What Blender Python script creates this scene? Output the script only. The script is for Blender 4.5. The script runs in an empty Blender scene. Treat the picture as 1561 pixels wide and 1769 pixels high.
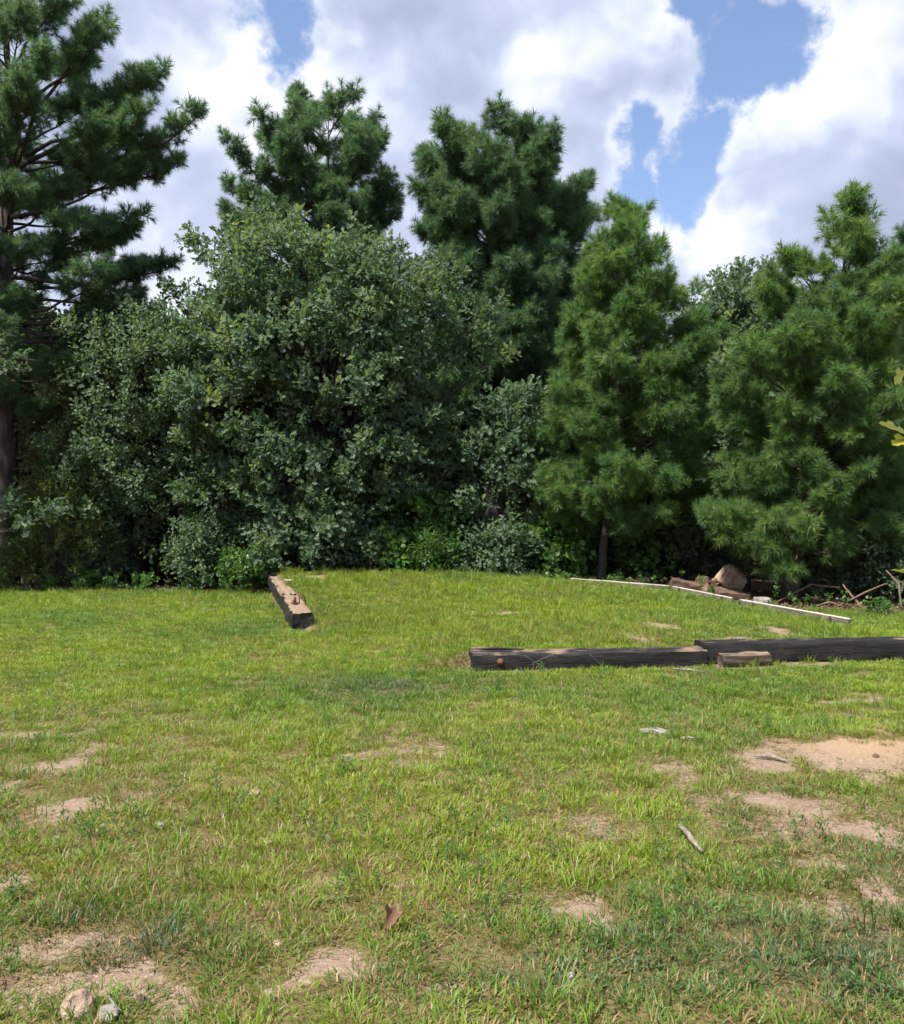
import bpy, bmesh, math, random
import numpy as np
from mathutils import Vector, Matrix, Euler, Quaternion, noise as mnoise

sc = bpy.context.scene
COL = sc.collection
R = math.radians
F = 1450.0            # focal length in photograph pixels
CAM_Z = 1.6
HZ = 900.0            # horizon row of the photograph

# ------------------------------------------------------------------ camera
cam_d = bpy.data.cameras.new('camera')
cam = bpy.data.objects.new('camera', cam_d)
COL.objects.link(cam)
cam.location = (0, 0, CAM_Z)
cam.rotation_euler = (R(90), 0, 0)
cam_d.sensor_fit = 'HORIZONTAL'
cam_d.sensor_width = 36.0
cam_d.lens = 36.0 * F / 1561.0
cam_d.shift_y = (HZ - 884.5) / 1561.0
cam_d.clip_start = 0.05
cam_d.clip_end = 3000
sc.camera = cam

# ------------------------------------------------------------------ light
SUN_EL, SUN_AZ = 58.0, -128.0         # azimuth measured from +Y (the view) towards +X
sd = Vector((math.sin(R(SUN_AZ)) * math.cos(R(SUN_EL)), math.cos(R(SUN_AZ)) * math.cos(R(SUN_EL)), math.sin(R(SUN_EL))))
sun_d = bpy.data.lights.new('sun', 'SUN')
sun_d.energy = 4.9
sun_d.angle = R(1.2)
sun_d.color = (1.0, 0.95, 0.86)
sun = bpy.data.objects.new('sun', sun_d)
COL.objects.link(sun)
sun.rotation_euler = sd.to_track_quat('Z', 'Y').to_euler()
sun.location = (0, 0, 60)

sc.view_settings.view_transform = 'Standard'
sc.view_settings.look = 'None'
sc.view_settings.gamma = 1.0
sc.view_settings.exposure = 1.0
sc.view_settings.use_curve_mapping = False
sc.render.engine = 'CYCLES'
sc.cycles.max_bounces = 4
sc.cycles.diffuse_bounces = 2
sc.cycles.glossy_bounces = 2
sc.cycles.transmission_bounces = 3
sc.cycles.transparent_max_bounces = 4
sc.cycles.use_denoising = True
sc.cycles.use_adaptive_sampling = True
sc.cycles.adaptive_threshold = 0.025
sc.cycles.adaptive_min_samples = 16

class NT:
    """small helper that writes node expressions"""
    def __init__(s, tree): s.t = tree
    def n(s, typ, **kw):
        nd = s.t.nodes.new(typ)
        for k, v in kw.items(): setattr(nd, k, v)
        return nd
    def put(s, sock, v):
        if isinstance(v, bpy.types.NodeSocket): s.t.links.new(v, sock)
        elif v is not None: sock.default_value = v
    def m(s, op, a, b=None, c=None, clamp=False):
        nd = s.n('ShaderNodeMath', operation=op, use_clamp=clamp)
        for i, v in enumerate((a, b, c)): s.put(nd.inputs[i], v)
        return nd.outputs[0]
    def vm(s, op, a, b=None, scale=None):
        nd = s.n('ShaderNodeVectorMath', operation=op)
        s.put(nd.inputs[0], a)
        if b is not None: s.put(nd.inputs[1], b)
        if scale is not None: s.put(nd.inputs['Scale'], scale)
        return nd.outputs['Value'] if op in ('DISTANCE', 'LENGTH', 'DOT_PRODUCT') else nd.outputs[0]
    def mix(s, f, a, b, bt='MIX'):
        nd = s.n('ShaderNodeMix', data_type='RGBA', blend_type=bt)
        s.put(nd.inputs[0], f)
        for sock, v in ((nd.inputs[6], a), (nd.inputs[7], b)):
            s.put(sock, (*v, 1) if isinstance(v, tuple) and len(v) == 3 else v)
        return nd.outputs[2]
    def ss(s, v, a, b, lo=0.0, hi=1.0):
        nd = s.n('ShaderNodeMapRange', interpolation_type='SMOOTHSTEP')
        s.put(nd.inputs[0], v); s.put(nd.inputs[1], a); s.put(nd.inputs[2], b); s.put(nd.inputs[3], lo); s.put(nd.inputs[4], hi)
        return nd.outputs[0]
    def noise(s, vec, scale, detail=4, rough=0.55, dist=0.0, col=False, lac=2.0):
        nd = s.n('ShaderNodeTexNoise')
        if vec is not None: s.put(nd.inputs['Vector'], vec)
        nd.inputs['Scale'].default_value = scale; nd.inputs['Detail'].default_value = detail
        nd.inputs['Roughness'].default_value = rough; nd.inputs['Distortion'].default_value = dist
        nd.inputs['Lacunarity'].default_value = lac
        return nd.outputs['Color' if col else 'Fac']

def ray(px, py):
    return Vector(((px - 780) / F, 1.0, (HZ - py) / F))

# ------------------------------------------------------------------ sky: clear blue sky with banks of cumulus all round
world = bpy.data.worlds.new('World')
sc.world = world
world.use_nodes = True
world.cycles.sampling_method = 'MANUAL'
world.cycles.sample_map_resolution = 256
wt = world.node_tree
wt.nodes.clear()
N = NT(wt)
sky = N.n('ShaderNodeTexSky', sky_type='NISHITA')
sky.sun_disc = False
sky.sun_elevation = R(SUN_EL)
sky.sun_rotation = R(SUN_AZ)
sky.air_density = 1.0; sky.dust_density = 0.6; sky.ozone_density = 1.0
blue = N.mix(1.0, sky.outputs[0], (1.16, 1.12, 1.16), 'MULTIPLY')
d0 = N.n('ShaderNodeTexCoord').outputs['Generated']
w1 = N.vm('SUBTRACT', N.noise(d0, 6.0, 4, 0.55, col=True), (0.5, 0.5, 0.5))
w2 = N.vm('SUBTRACT', N.noise(d0, 42.0, 2, 0.6, col=True), (0.5, 0.5, 0.5))
dw = N.vm('ADD', N.vm('ADD', d0, N.vm('SCALE', w1, scale=0.11)), N.vm('SCALE', w2, scale=0.014))
def blob_max(lst, vec, soft):
    out = None
    for (x, y, r) in lst:
        c = ray(x, y).normalized(); rr = r * 1.16 / F * c.y
        v = N.m('DIVIDE', N.vm('DISTANCE', vec, tuple(c)), rr)
        out = v if out is None else N.m('SMOOTH_MIN', out, v, soft)
    return out
def blob_sum(lst, vec):
    out = None
    for (x, y, r, a) in lst:
        c = ray(x, y).normalized(); rr = r / F * c.y
        v = N.ss(N.m('DIVIDE', N.vm('DISTANCE', vec, tuple(c)), rr), 0.2, 1.2, a, 0.0)
        out = v if out is None else N.m('ADD', out, v)
    return out
gaps = [(486, 25, 62), (500, 76, 44), (1290, 50, 66), (1285, 112, 62), (1345, 22, 52), (1215, 8, 46), (1180, 20, 34),
        (1165, 312, 62), (1092, 290, 44), (1110, 245, 34), (1226, 268, 40), (1262, 226, 26), (1178, 352, 20), 
        (1290, -70, 90), (470, -60, 60)]
g = blob_max(gaps, dw, 0.35)
# elsewhere in the sky the same broken cover goes on, from noise
front = N.vm('DOT_PRODUCT', d0, tuple(Vector((0, 1, 0.28)).normalized()))
away = N.ss(front, 0.86, 0.70)
big = N.noise(dw, 2.9, 2, 0.5)
gn = N.m('MULTIPLY_ADD', big, -7.0, 5.0)
g2 = N.m('ADD', gn, N.m('MULTIPLY', N.m('SUBTRACT', 1.0, away), 6.0))
g = N.m('MINIMUM', g, g2)
g = N.m('ADD', g, N.m('MULTIPLY_ADD', N.noise(d0, 15.0, 5, 0.62), 3.0, -1.5))
cover = N.ss(g, 0.70, 1.36)
rim = N.ss(g, 2.3, 1.0)
rim = N.m('MULTIPLY', rim, cover)
cs = N.vm('MULTIPLY', dw, (1.0, 1.0, 1.25))
off = tuple(Vector((-0.25, 0.1, 0.75)) * 0.035)
def billow(v):
    return N.noise(v, 6.0, 3.5, 0.45)
b1 = billow(cs); b2 = billow(N.vm('ADD', cs, off))
relief = N.m('MULTIPLY', N.m('SUBTRACT', b1, b2), 2.3)
lum = N.m('ADD', 0.47, relief)
lum = N.m('ADD', lum, N.m('MULTIPLY', rim, 0.26))
lum = N.m('ADD', lum, N.m('MULTIPLY_ADD', big, 0.9, -0.45))
lum = N.m('ADD', lum, blob_sum([(440, 190, 130, .42), (1420, 180, 160, .30), (1120, 350, 80, .40), (1490, 60, 120, .25), (650, 190, 130, .22),
                                (1240, 430, 130, .22), (250, 230, 190, -.12), (740, 40, 170, -.30), (1500, 400, 190, -.26), (960, 150, 110, .12)], dw))
lum = N.ss(lum, 0.0, 1.0)
ramp = N.n('ShaderNodeValToRGB')
N.put(ramp.inputs[0], lum)
el = ramp.color_ramp.elements
el[0].position = 0.0; el[0].color = (0.38, 0.445, 0.61, 1)
el[1].position = 1.0; el[1].color = (0.89, 0.92, 1.0, 1)
e = el.new(0.5); e.color = (0.54, 0.615, 0.80, 1)
cloud = N.vm('SCALE', ramp.outputs[0], scale=5.9)
fin = N.mix(cover, blue, cloud)
bg = N.n('ShaderNodeBackground')
N.put(bg.inputs[0], fin)
bg.inputs[1].default_value = 0.1
wo = N.n('ShaderNodeOutputWorld')
wt.links.new(bg.outputs[0], wo.inputs[0])

# ------------------------------------------------------------------ helpers
rng = np.random.default_rng(7)
def sstep(a, b, x):
    t = np.clip((np.asarray(x, float) - a) / (b - a), 0, 1)
    return t * t * (3 - 2 * t)

def link(o, parent=None):
    COL.objects.link(o)
    if parent is not None: o.parent = parent
    return o
def tag(o, label=None, cat=None, group=None, kind=None):
    if label: o['label'] = label
    if cat: o['category'] = cat
    if group: o['group'] = group
    if kind: o['kind'] = kind
    return o
def thing(name, label, cat, loc=(0, 0, 0), group=None):
    o = bpy.data.objects.new(name, None)
    o.empty_display_size = 0.2
    o.location = loc
    link(o)
    return tag(o, label, cat, group)
def mesh_from(name, v, f, mat=None, smooth=False):
    me = bpy.data.meshes.new(name)
    me.from_pydata([tuple(p) for p in v], [], f)
    if mat: me.materials.append(mat)
    if smooth: me.polygons.foreach_set('use_smooth', [True] * len(me.polygons))
    me.update()
    return me
def mobj(name, v, f, mat, parent=None, smooth=False):
    return link(bpy.data.objects.new(name, mesh_from(name, v, f, mat, smooth)), parent)

class Tubes:
    """tapered tubes joined into one mesh"""
    def __init__(s): s.v = []; s.f = []
    def add(s, pts, rad, n=6, cap=True, rough=0.0):
        pts = [Vector(p) for p in pts]
        b = len(s.v)
        prev = None
        for i, p in enumerate(pts):
            t = (pts[min(i + 1, len(pts) - 1)] - pts[max(i - 1, 0)])
            t = t.normalized() if t.length > 1e-9 else Vector((0, 0, 1))
            a = prev if prev is not None else (Vector((1, 0, 0)) if abs(t.x) < .9 else Vector((0, 1, 0)))
            a = (a - t * a.dot(t))
            a = a.normalized() if a.length > 1e-6 else t.orthogonal().normalized()
            prev = a
            c = t.cross(a)
            for k in range(n):
                an = 2 * math.pi * k / n
                rr = rad[i] * (1 + (random.uniform(-rough, rough) if rough else 0))
                s.v.append(p + (a * math.cos(an) + c * math.sin(an)) * rr)
        for i in range(len(pts) - 1):
            for k in range(n):
                k2 = (k + 1) % n
                s.f.append((b + i * n + k, b + i * n + k2, b + (i + 1) * n + k2, b + (i + 1) * n + k))
        if cap:
            s.f.append(tuple(b + k for k in reversed(range(n))))
            e = b + (len(pts) - 1) * n
            s.f.append(tuple(e + k for k in range(n)))
    def obj(s, name, mat, parent=None):
        return mobj(name, s.v, s.f, mat, parent, True)

# ------------------------------------------------------------------ terrain
def u_of(x, y): return x + 0.30 * (y - 12.3)
def vnoise(x, y, s, seed=0):
    """cheap smooth value noise on arrays"""
    x = np.asarray(x, float) * s + seed * 17.13; y = np.asarray(y, float) * s + seed * 9.71
    xi = np.floor(x).astype(np.int64); yi = np.floor(y).astype(np.int64)
    fx = x - xi; fy = y - yi
    fx = fx * fx * (3 - 2 * fx); fy = fy * fy * (3 - 2 * fy)
    def h(a, b):
        n = (a * 374761393 + b * 668265263 + seed * 974711) & 0xffffffff
        n = ((n ^ (n >> 13)) * 1274126177) & 0xffffffff
        return ((n ^ (n >> 16)) & 0xffff) / 65535.0
    return (h(xi, yi) * (1 - fx) + h(xi + 1, yi) * fx) * (1 - fy) + (h(xi, yi + 1) * (1 - fx) + h(xi + 1, yi + 1) * fx) * fy
def fbm(x, y, s, seed=0, o=3):
    return sum(vnoise(x, y, s * 2 ** i, seed + i) * 0.5 ** i for i in range(o)) / sum(0.5 ** i for i in range(o))

def height(x, y):
    x = np.asarray(x, float); y = np.asarray(y, float)
    u = u_of(x, y)
    top = np.interp(y, [9.6, 12.3, 15, 18.0, 18.6], [0.17, 0.27, 0.37, 0.46, 0.45])
    ur = np.interp(y, [9.6, 12.3, 14.6, 16.6, 18.3], [6.6, 5.8, 5.62, 5.6, 4.3])
    er = np.interp(y, [9.6, 12.3, 14.6, 16.6, 18.3], [0.0, 0.05, 0.13, 0.19, 0.24])
    t = np.clip((u - 1.3) / (ur - 1.3), 0, 1)
    pad = top + (er - top) * (t ** 1.5)
    # open front-left: gentle ramp, front-right: retained by the timbers
    open_w = 1 - sstep(-0.9, 0.35, x)
    ramp = np.interp(y, [8.6, 10, 11.2, 12.3, 13.6, 15, 16.5, 18], [0, .04, .12, .26, .48, .72, .92, 1.0])
    yt = 8.92 + 0.14 * (x - 0.2)
    ret = sstep(0.14, 0.27, y - yt)
    f = open_w * ramp + (1 - open_w) * ret
    # left edge: retained by the long timber from y=12.3 on, soft before
    lw = np.interp(y, [9, 11.8, 12.3], [1.6, 0.6, 0.07])
    f = f * sstep(-2.10 - lw, -2.10 + lw, u)
    f = f * (1 - sstep(0.0, 0.35, u - ur))
    f = f * (1 - sstep(18.35, 18.7, y))
    z = pad * f
    # rest of the lawn
    z = z + 0.035 * (fbm(x, y, 0.35, 3) - 0.5) + 0.02 * (fbm(x, y, 1.7, 5, 2) - 0.5)
    z = z - 0.06 * sstep(6.0, 9.5, x) * sstep(11, 15, y)
    # soil bank among the trees and the small sand heap on the right
    z = z + 0.34 * np.exp(-(((x - 5.3) / 1.0) ** 2 + ((y - 17.6) / .7) ** 2)) + 0.16 * np.exp(-(((x - 8.6) / 1.8) ** 2 + ((y - 17.2) / .8) ** 2))
    z = z + 0.10 * np.exp(-(((x - 3.05) / .55) ** 2 + ((y - 5.95) / .42) ** 2))
    # woodland floor is uneven and dips away gently
    wd = sstep(19.5, 24, y)
    z = z + wd * (0.25 * (fbm(x, y, 0.4, 11) - 0.5)) - 0.2 * sstep(24, 60, y)
    return z
def hz(x, y): return float(height(np.array([x]), np.array([y]))[0])
def G(px, py):
    """ground point seen at a photograph pixel"""
    r = ray(px, py)
    d = np.linspace(1.5, 60, 6000)
    zz = CAM_Z + d * r.z
    below = zz < height(d * r.x, d)
    i = int(np.argmax(below)) if below.any() else 5999
    return Vector((d[i] * r.x, d[i], float(height(np.array([d[i] * r.x]), np.array([d[i]]))[0])))
def at(px, py, d):
    r = ray(px, py)
    return Vector((r.x * d, d, CAM_Z + r.z * d))

# bare places seen in the photograph (pixel centre, half width, half height, strength)
BARE_PX = [(80, 1322, 75, 14, 1), (178, 1297, 36, 10, .8), (30, 1266, 45, 9, .8), (172, 1258, 12, 5, .7), (232, 1367, 36, 12, .9), (105, 1402, 62, 22, .85),
  (300, 1390, 40, 10, .5), (480, 1266, 16, 8, .7), (432, 1261, 16, 5, .6), (640, 1302, 52, 6, .8), (708, 1318, 26, 7, .7), (690, 1293, 20, 5, .7), (750, 1295, 16, 5, .7),
  (985, 1565, 58, 26, 1), (1010, 1592, 42, 16, .9), (1085, 1590, 20, 10, .6), (575, 1690, 75, 32, .9), (510, 1712, 50, 22, .7), (655, 1680, 36, 20, .7), (750, 1705, 40, 16, .5),
  (1312, 1312, 66, 14, .85), (1190, 1336, 62, 9, .75), (1500, 1300, 100, 34, 1), (1380, 1290, 40, 14, .6), (1350, 1385, 85, 26, .7), (1460, 1436, 70, 16, .7), (1535, 1548, 48, 26, .95),
  (1410, 1498, 70, 20, .6), (1480, 1600, 60, 30, .45), (60, 1642, 110, 34, .7), (120, 1720, 130, 34, .75), (35, 1525, 50, 22, .7), (280, 1712, 70, 30, .65), (40, 1755, 60, 18, .9), (270, 1752, 40, 16, .8),
  (1092, 1100, 36, 11, 1), (1145, 1082, 42, 6, .8), (1335, 1088, 26, 7, .8), (1275, 1105, 40, 6, .7), (1280, 1149, 70, 5, .8), (1400, 1148, 60, 5, .5), (1452, 1210, 26, 8, .8), (1120, 1262, 24, 6, .4),
  (1530, 1340, 60, 30, .5), (600, 1520, 110, 14, .45), (740, 1530, 40, 10, .5), (1000, 1440, 60, 12, .3), (240, 1520, 50, 14, .5), (520, 1545, 50, 10, .5), (1520, 1215, 40, 20, .4),
  (540, 1080, 30, 8, .4), (360, 1206, 30, 6, .3), (660, 1125, 40, 6, .35), (545, 997, 40, 3, .7), (140, 1155, 40, 6, .3), (860, 1060, 60, 5, .3), (1040, 1140, 30, 4, .3)]
BARE = []
for (a, b, w, h_, s_) in BARE_PX:
    c = G(a, b); c2 = G(a, b - h_); c3 = G(a, min(b + h_, 1900))
    BARE.append((c.x, c.y, w * 1.0 * c.y / F, max((c2.y - c3.y) / 2, .05), s_))
def bareness(x, y):
    x = np.asarray(x, float); y = np.asarray(y, float)
    wx = x + 0.42 * (fbm(x, y, 2.6, 21) - .5) + .14 * (fbm(x, y, 9, 23, 2) - .5); wy = y + 0.52 * (fbm(x, y, 2.6, 31) - .5) + .16 * (fbm(x, y, 9, 33, 2) - .5)
    b = np.zeros_like(x)
    for (cx, cy, w, h_, s_) in BARE:
        q = np.sqrt(((wx - cx) / w) ** 2 + ((wy - cy) / h_) ** 2)
        b = np.maximum(b, min(1.0, s_ * 1.15) * (1 - sstep(0.35, 1.5, q)))
    # thin worn places all over, more of them towards the camera
    worn = fbm(x, y, 1.1, 41)
    b = np.maximum(b, sstep(0.60, 0.78, worn) * np.interp(y, [0, 4, 9, 14], [.42, .38, .25, .15]))
    # fine gaps between the tufts
    b = np.clip(b + 0.75 * (fbm(x, y, 7.0, 51, 2) - .50) * (b > .05), 0, 1)
    return b
def wood_edge(x):
    """y where the lawn stops and the leaf litter starts"""
    return np.interp(x, [-30, -12, -6.5, -4.2, -3.6, 3.0, 4.2, 6.2, 9, 14, 30], [19.4, 19.3, 18.9, 18.7, 18.7, 18.6, 17.0, 15.0, 14.6, 14.8, 15]) + 0.35 * (vnoise(x, x * 0, 1.3, 61) - .5)
def litter(x, y): return sstep(-0.25, 0.55, y - wood_edge(x) + 0.5 * (vnoise(x, y, 2.1, 63) - .5))

# ------------------------------------------------------------------ materials
def new_mat(name):
    m = bpy.data.materials.new(name); m.use_nodes = True
    m.node_tree.nodes.clear()
    n = NT(m.node_tree)
    out = n.n('ShaderNodeOutputMaterial')
    return m, n, out
def principled(n, out, col, rough=0.8, spec=0.3, normal=None):
    p = n.n('ShaderNodeBsdfPrincipled')
    n.put(p.inputs['Base Color'], (*col, 1) if isinstance(col, tuple) and len(col) == 3 else col)
    n.put(p.inputs['Roughness'], rough)
    n.put(p.inputs['Specular IOR Level'], spec)
    if normal is not None: n.put(p.inputs['Normal'], normal)
    if out is not None: n.t.links.new(p.outputs[0], out.inputs[0])
    return p
def bump(n, h, strength=0.5, dist=0.02):
    b = n.n('ShaderNodeBump'); b.inputs['Strength'].default_value = strength; b.inputs['Distance'].default_value = dist
    n.put(b.inputs['Height'], h)
    return b.outputs[0]
def attr(n, name, typ='GEOMETRY'):
    a = n.n('ShaderNodeAttribute', attribute_name=name, attribute_type=typ)
    return a.outputs['Fac']

def leaf_mat(name, dark, light, young=None, transl=0.3, rough=0.5, spec=0.35, tcol=(1.25, 1.35, 0.6), var=1.0):
    transl = transl + .13; tcol = tuple(c * 1.25 for c in tcol)
    """leaf or needle: per-clump and per-leaf colour, light passing through"""
    m, n, out = new_mat(name)
    rnd = n.n('ShaderNodeObjectInfo').outputs['Random']
    la = attr(n, 'leafvar')
    f = n.m('ADD', n.m('MULTIPLY', rnd, 0.5 * var), n.m('MULTIPLY', la, 0.5))
    col = n.mix(f, dark, light)
    if young: col = n.mix(n.m('MULTIPLY', n.ss(attr(n, 'age'), 0.45, 1.0), n.ss(rnd, 0.35, 1.0)), col, young)
    p = principled(n, None, col, rough, spec)
    tr = n.n('ShaderNodeBsdfTranslucent')
    n.put(tr.inputs[0], n.mix(1.0, col, tcol, 'MULTIPLY'))
    mx = n.n('ShaderNodeMixShader'); mx.inputs[0].default_value = transl
    n.t.links.new(p.outputs[0], mx.inputs[1]); n.t.links.new(tr.outputs[0], mx.inputs[2])
    n.t.links.new(mx.outputs[0], out.inputs[0])
    return m

def grass_mat(name):
    m, n, out = new_mat(name)
    rnd = n.n('ShaderNodeObjectInfo').outputs['Random']
    tone = attr(n, 'tone', 'INSTANCER'); dry = attr(n, 'dry', 'INSTANCER')
    la = attr(n, 'leafvar'); ag = attr(n, 'age')
    f = n.m('ADD', n.m('MULTIPLY', rnd, 0.45), n.m('MULTIPLY', la, 0.55))
    yel = n.mix(f, (0.140, 0.212, 0.014), (0.240, 0.328, 0.030))
    grn = n.mix(f, (0.072, 0.140, 0.018), (0.140, 0.236, 0.034))
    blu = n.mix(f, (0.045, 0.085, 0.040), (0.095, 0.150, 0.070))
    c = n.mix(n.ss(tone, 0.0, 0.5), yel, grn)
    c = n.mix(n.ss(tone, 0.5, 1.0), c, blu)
    straw = n.mix(la, (0.15, 0.080, 0.040), (0.31, 0.22, 0.115))
    dsel = n.ss(n.m('SUBTRACT', n.m('ADD', dry, n.m('MULTIPLY', n.m('SUBTRACT', la, 0.5), 1.2)), n.m('MULTIPLY', ag, 0.15)), 0.48, 0.62)
    c = n.mix(dsel, c, straw)
    c = n.mix(n.ss(ag, 0.30, 0.0, 0.0, 0.35), c, (0.24, 0.20, 0.09))
    p = principled(n, None, c, 0.45, 0.3)
    tr = n.n('ShaderNodeBsdfTranslucent')
    n.put(tr.inputs[0], n.mix(1.0, c, (1.35, 1.3, 0.6), 'MULTIPLY'))
    mx = n.n('ShaderNodeMixShader'); mx.inputs[0].default_value = 0.36
    n.t.links.new(p.outputs[0], mx.inputs[1]); n.t.links.new(tr.outputs[0], mx.inputs[2])
    n.t.links.new(mx.outputs[0], out.inputs[0])
    return m

def bark_mat(name, c1, c2, scale=9.0):
    m, n, out = new_mat(name)
    co = n.n('ShaderNodeTexCoord').outputs['Object']
    v = n.vm('MULTIPLY', co, (1.0, 1.0, 0.28))
    a = n.noise(v, scale, 5, 0.65, 0.6)
    b = n.noise(v, scale * 4, 3, 0.6)
    col = n.mix(n.ss(a, 0.35, 0.65), c1, c2)
    col = n.mix(n.m('MULTIPLY', b, 0.4), col, tuple(x * 1.5 for x in c2))
    principled(n, out, col, 0.95, 0.1, bump(n, n.m('ADD', a, n.m('MULTIPLY', b, .4)), 0.9, 0.04))
    return m

M = {}
M['needle_old'] = leaf_mat('needles_dark', (0.056, 0.110, 0.070), (0.115, 0.190, 0.104), (0.150, 0.225, 0.092), transl=0.30, spec=0.3, tcol=(1.2, 1.3, .7))
M['needle_young'] = leaf_mat('needles_fresh', (0.066, 0.132, 0.058), (0.135, 0.222, 0.075), (0.225, 0.295, 0.072), transl=0.32, spec=0.3, tcol=(1.2, 1.3, .6))
M['oak'] = leaf_mat('oak_leaves', (0.056, 0.104, 0.070), (0.140, 0.196, 0.118), (0.25, 0.27, 0.075), transl=0.28, rough=0.55, spec=0.25)
M['under'] = leaf_mat('understory_leaves', (0.062, 0.108, 0.068), (0.145, 0.200, 0.112), transl=0.28, rough=0.5, spec=0.3)
M['vine'] = leaf_mat('vine_leaves', (0.045, 0.105, 0.026), (0.10, 0.19, 0.045), transl=0.3, rough=0.45, spec=0.4)
M['cedar'] = leaf_mat('cedar_sprays', (0.026, 0.052, 0.022), (0.068, 0.098, 0.032), (0.12, 0.15, 0.035), transl=0.15, rough=.6, spec=.2)
M['russet'] = leaf_mat('russet_leaves', (0.06, 0.06, 0.04), (0.16, 0.12, 0.07), transl=0.25, rough=0.5, spec=0.3)
M['grass'] = grass_mat('grass_blades')
M['bark_pine'] = bark_mat('pine_bark', (0.030, 0.026, 0.025), (0.088, 0.070, 0.064), 7)
M['bark_oak'] = bark_mat('oak_bark', (0.028, 0.026, 0.024), (0.080, 0.072, 0.064), 9)
M['bark_grey'] = bark_mat('dead_wood', (0.10, 0.085, 0.07), (0.26, 0.22, 0.18), 14)
M['bark_brown'] = bark_mat('brown_twig_bark', (0.07, 0.045, 0.032), (0.17, 0.115, 0.085), 14)

def ground_mat():
    m, n, out = new_mat('ground_soil')
    co = n.n('ShaderNodeNewGeometry').outputs['Position']
    bare = attr(n, 'bare'); lit = attr(n, 'litter'); sand = attr(n, 'sand')
    n1 = n.noise(co, 3.0, 4, 0.6); n2 = n.noise(co, 38.0, 4, 0.7); n3 = n.noise(co, 160.0, 2, 0.6)
    soil = n.mix(n1, (0.200, 0.138, 0.098), (0.300, 0.215, 0.155))
    soil = n.mix(n.ss(n2, 0.42, 0.72), soil, (0.34, 0.265, 0.20))
    soil = n.mix(n.m('MULTIPLY', n.ss(n3, 0.55, 0.7), 0.7), soil, (0.13, 0.08, 0.05))
    sd_ = n.mix(n2, (0.31, 0.205, 0.125), (0.37, 0.26, 0.165))
    soil = n.mix(sand, soil, sd_)
    th = n.mix(n.ss(n2, 0.35, 0.65), (0.085, 0.062, 0.028), (0.19, 0.145, 0.068))
    th = n.mix(n.ss(n1, 0.4, 0.7, 0.0, 0.5), th, (0.10, 0.115, 0.03))
    bsel = n.ss(n.m('ADD', bare, n.m('MULTIPLY', n.m('SUBTRACT', n2, 0.5), 0.8)), 0.30, 0.62)
    c = n.mix(bsel, th, soil)
    lf = n.mix(n.ss(n2, 0.35, 0.68), (0.030, 0.020, 0.014), (0.105, 0.062, 0.038))
    c = n.mix(lit, c, lf)
    hgt = n.m('ADD', n.m('MULTIPLY', n2, 0.8), n.m('MULTIPLY', n3, 0.5))
    principled(n, out, c, 0.95, 0.12, bump(n, hgt, 0.8, 0.025))
    return m
M['ground'] = ground_mat()

# ------------------------------------------------------------------ ground sheet, out to the horizon
def axis_coords(lo, hi, step, far_lo, far_hi, grow=1.22):
    mid = list(np.arange(lo, hi + 1e-6, step))
    a = []; s = step; x = lo
    while x > far_lo: s = min(s * grow, 60); x -= s; a.append(x)
    b = []; s = step; x = mid[-1]
    while x < far_hi: s = min(s * grow, 60); x += s; b.append(x)
    return np.array(a[::-1] + mid + b)
gx = axis_coords(-9.0, 8.0, 0.075, -900, 900)
gy = axis_coords(1.5, 19.2, 0.075, -400, 1500)
GX, GY = np.meshgrid(gx, gy)
GZ = height(GX, GY)
nx, ny = len(gx), len(gy)
idx = np.arange(nx * ny).reshape(ny, nx)
quads = np.stack([idx[:-1, :-1], idx[:-1, 1:], idx[1:, 1:], idx[1:, :-1]], -1).reshape(-1, 4)
me = bpy.data.meshes.new('ground')
me.vertices.add(nx * ny)
me.vertices.foreach_set('co', np.stack([GX, GY, GZ], -1).astype(np.float32).ravel())
me.loops.add(quads.size); me.loops.foreach_set('vertex_index', quads.astype(np.int32).ravel())
me.polygons.add(len(quads))
me.polygons.foreach_set('loop_start', np.arange(0, quads.size, 4, dtype=np.int32))
me.polygons.foreach_set('loop_total', np.full(len(quads), 4, dtype=np.int32))
me.update(calc_edges=True)
me.polygons.foreach_set('use_smooth', [True] * len(quads))
lit_ = litter(GX, GY)
bank = np.exp(-(((GX - 5.3) / 1.3) ** 2 + ((GY - 17.4) / .9) ** 2)) * 0.7
for nm, arr in (('bare', bareness(GX, GY)), ('litter', np.clip(lit_, 0, 1)), ('sand', np.exp(-(((GX - 3.05) / .62) ** 2 + ((GY - 5.95) / .5) ** 2) ** 2))):
    a = me.attributes.new(nm, 'FLOAT', 'POINT'); a.data.foreach_set('value', arr.astype(np.float32).ravel())
me.materials.append(M['ground'])
ground = tag(link(bpy.data.objects.new('ground', me)), 'sandy ground under the lawn and the leaf litter of the wood', kind='structure')

# ------------------------------------------------------------------ small shapes that are spread by geometry nodes
class Leafy:
    """collects small faces with per-leaf and along-leaf attributes"""
    def __init__(s): s.v = []; s.f = []; s.lv = []; s.ag = []
    def poly(s, pts, lv, ages, faces=None):
        b = len(s.v); s.v += [tuple(p) for p in pts]; s.lv += [lv] * len(pts); s.ag += list(ages)
        for f in (faces or [tuple(range(len(pts)))]): s.f.append(tuple(b + i for i in f))
    def mesh(s, name, mat):
        me = mesh_from(name, s.v, s.f, mat, True)
        for nm, arr in (('leafvar', s.lv), ('age', s.ag)):
            a = me.attributes.new(nm, 'FLOAT', 'POINT'); a.data.foreach_set('value', np.array(arr, np.float32))
        return me
    def obj(s, name, mat):
        return bpy.data.objects.new(name, s.mesh(name, mat))

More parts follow.
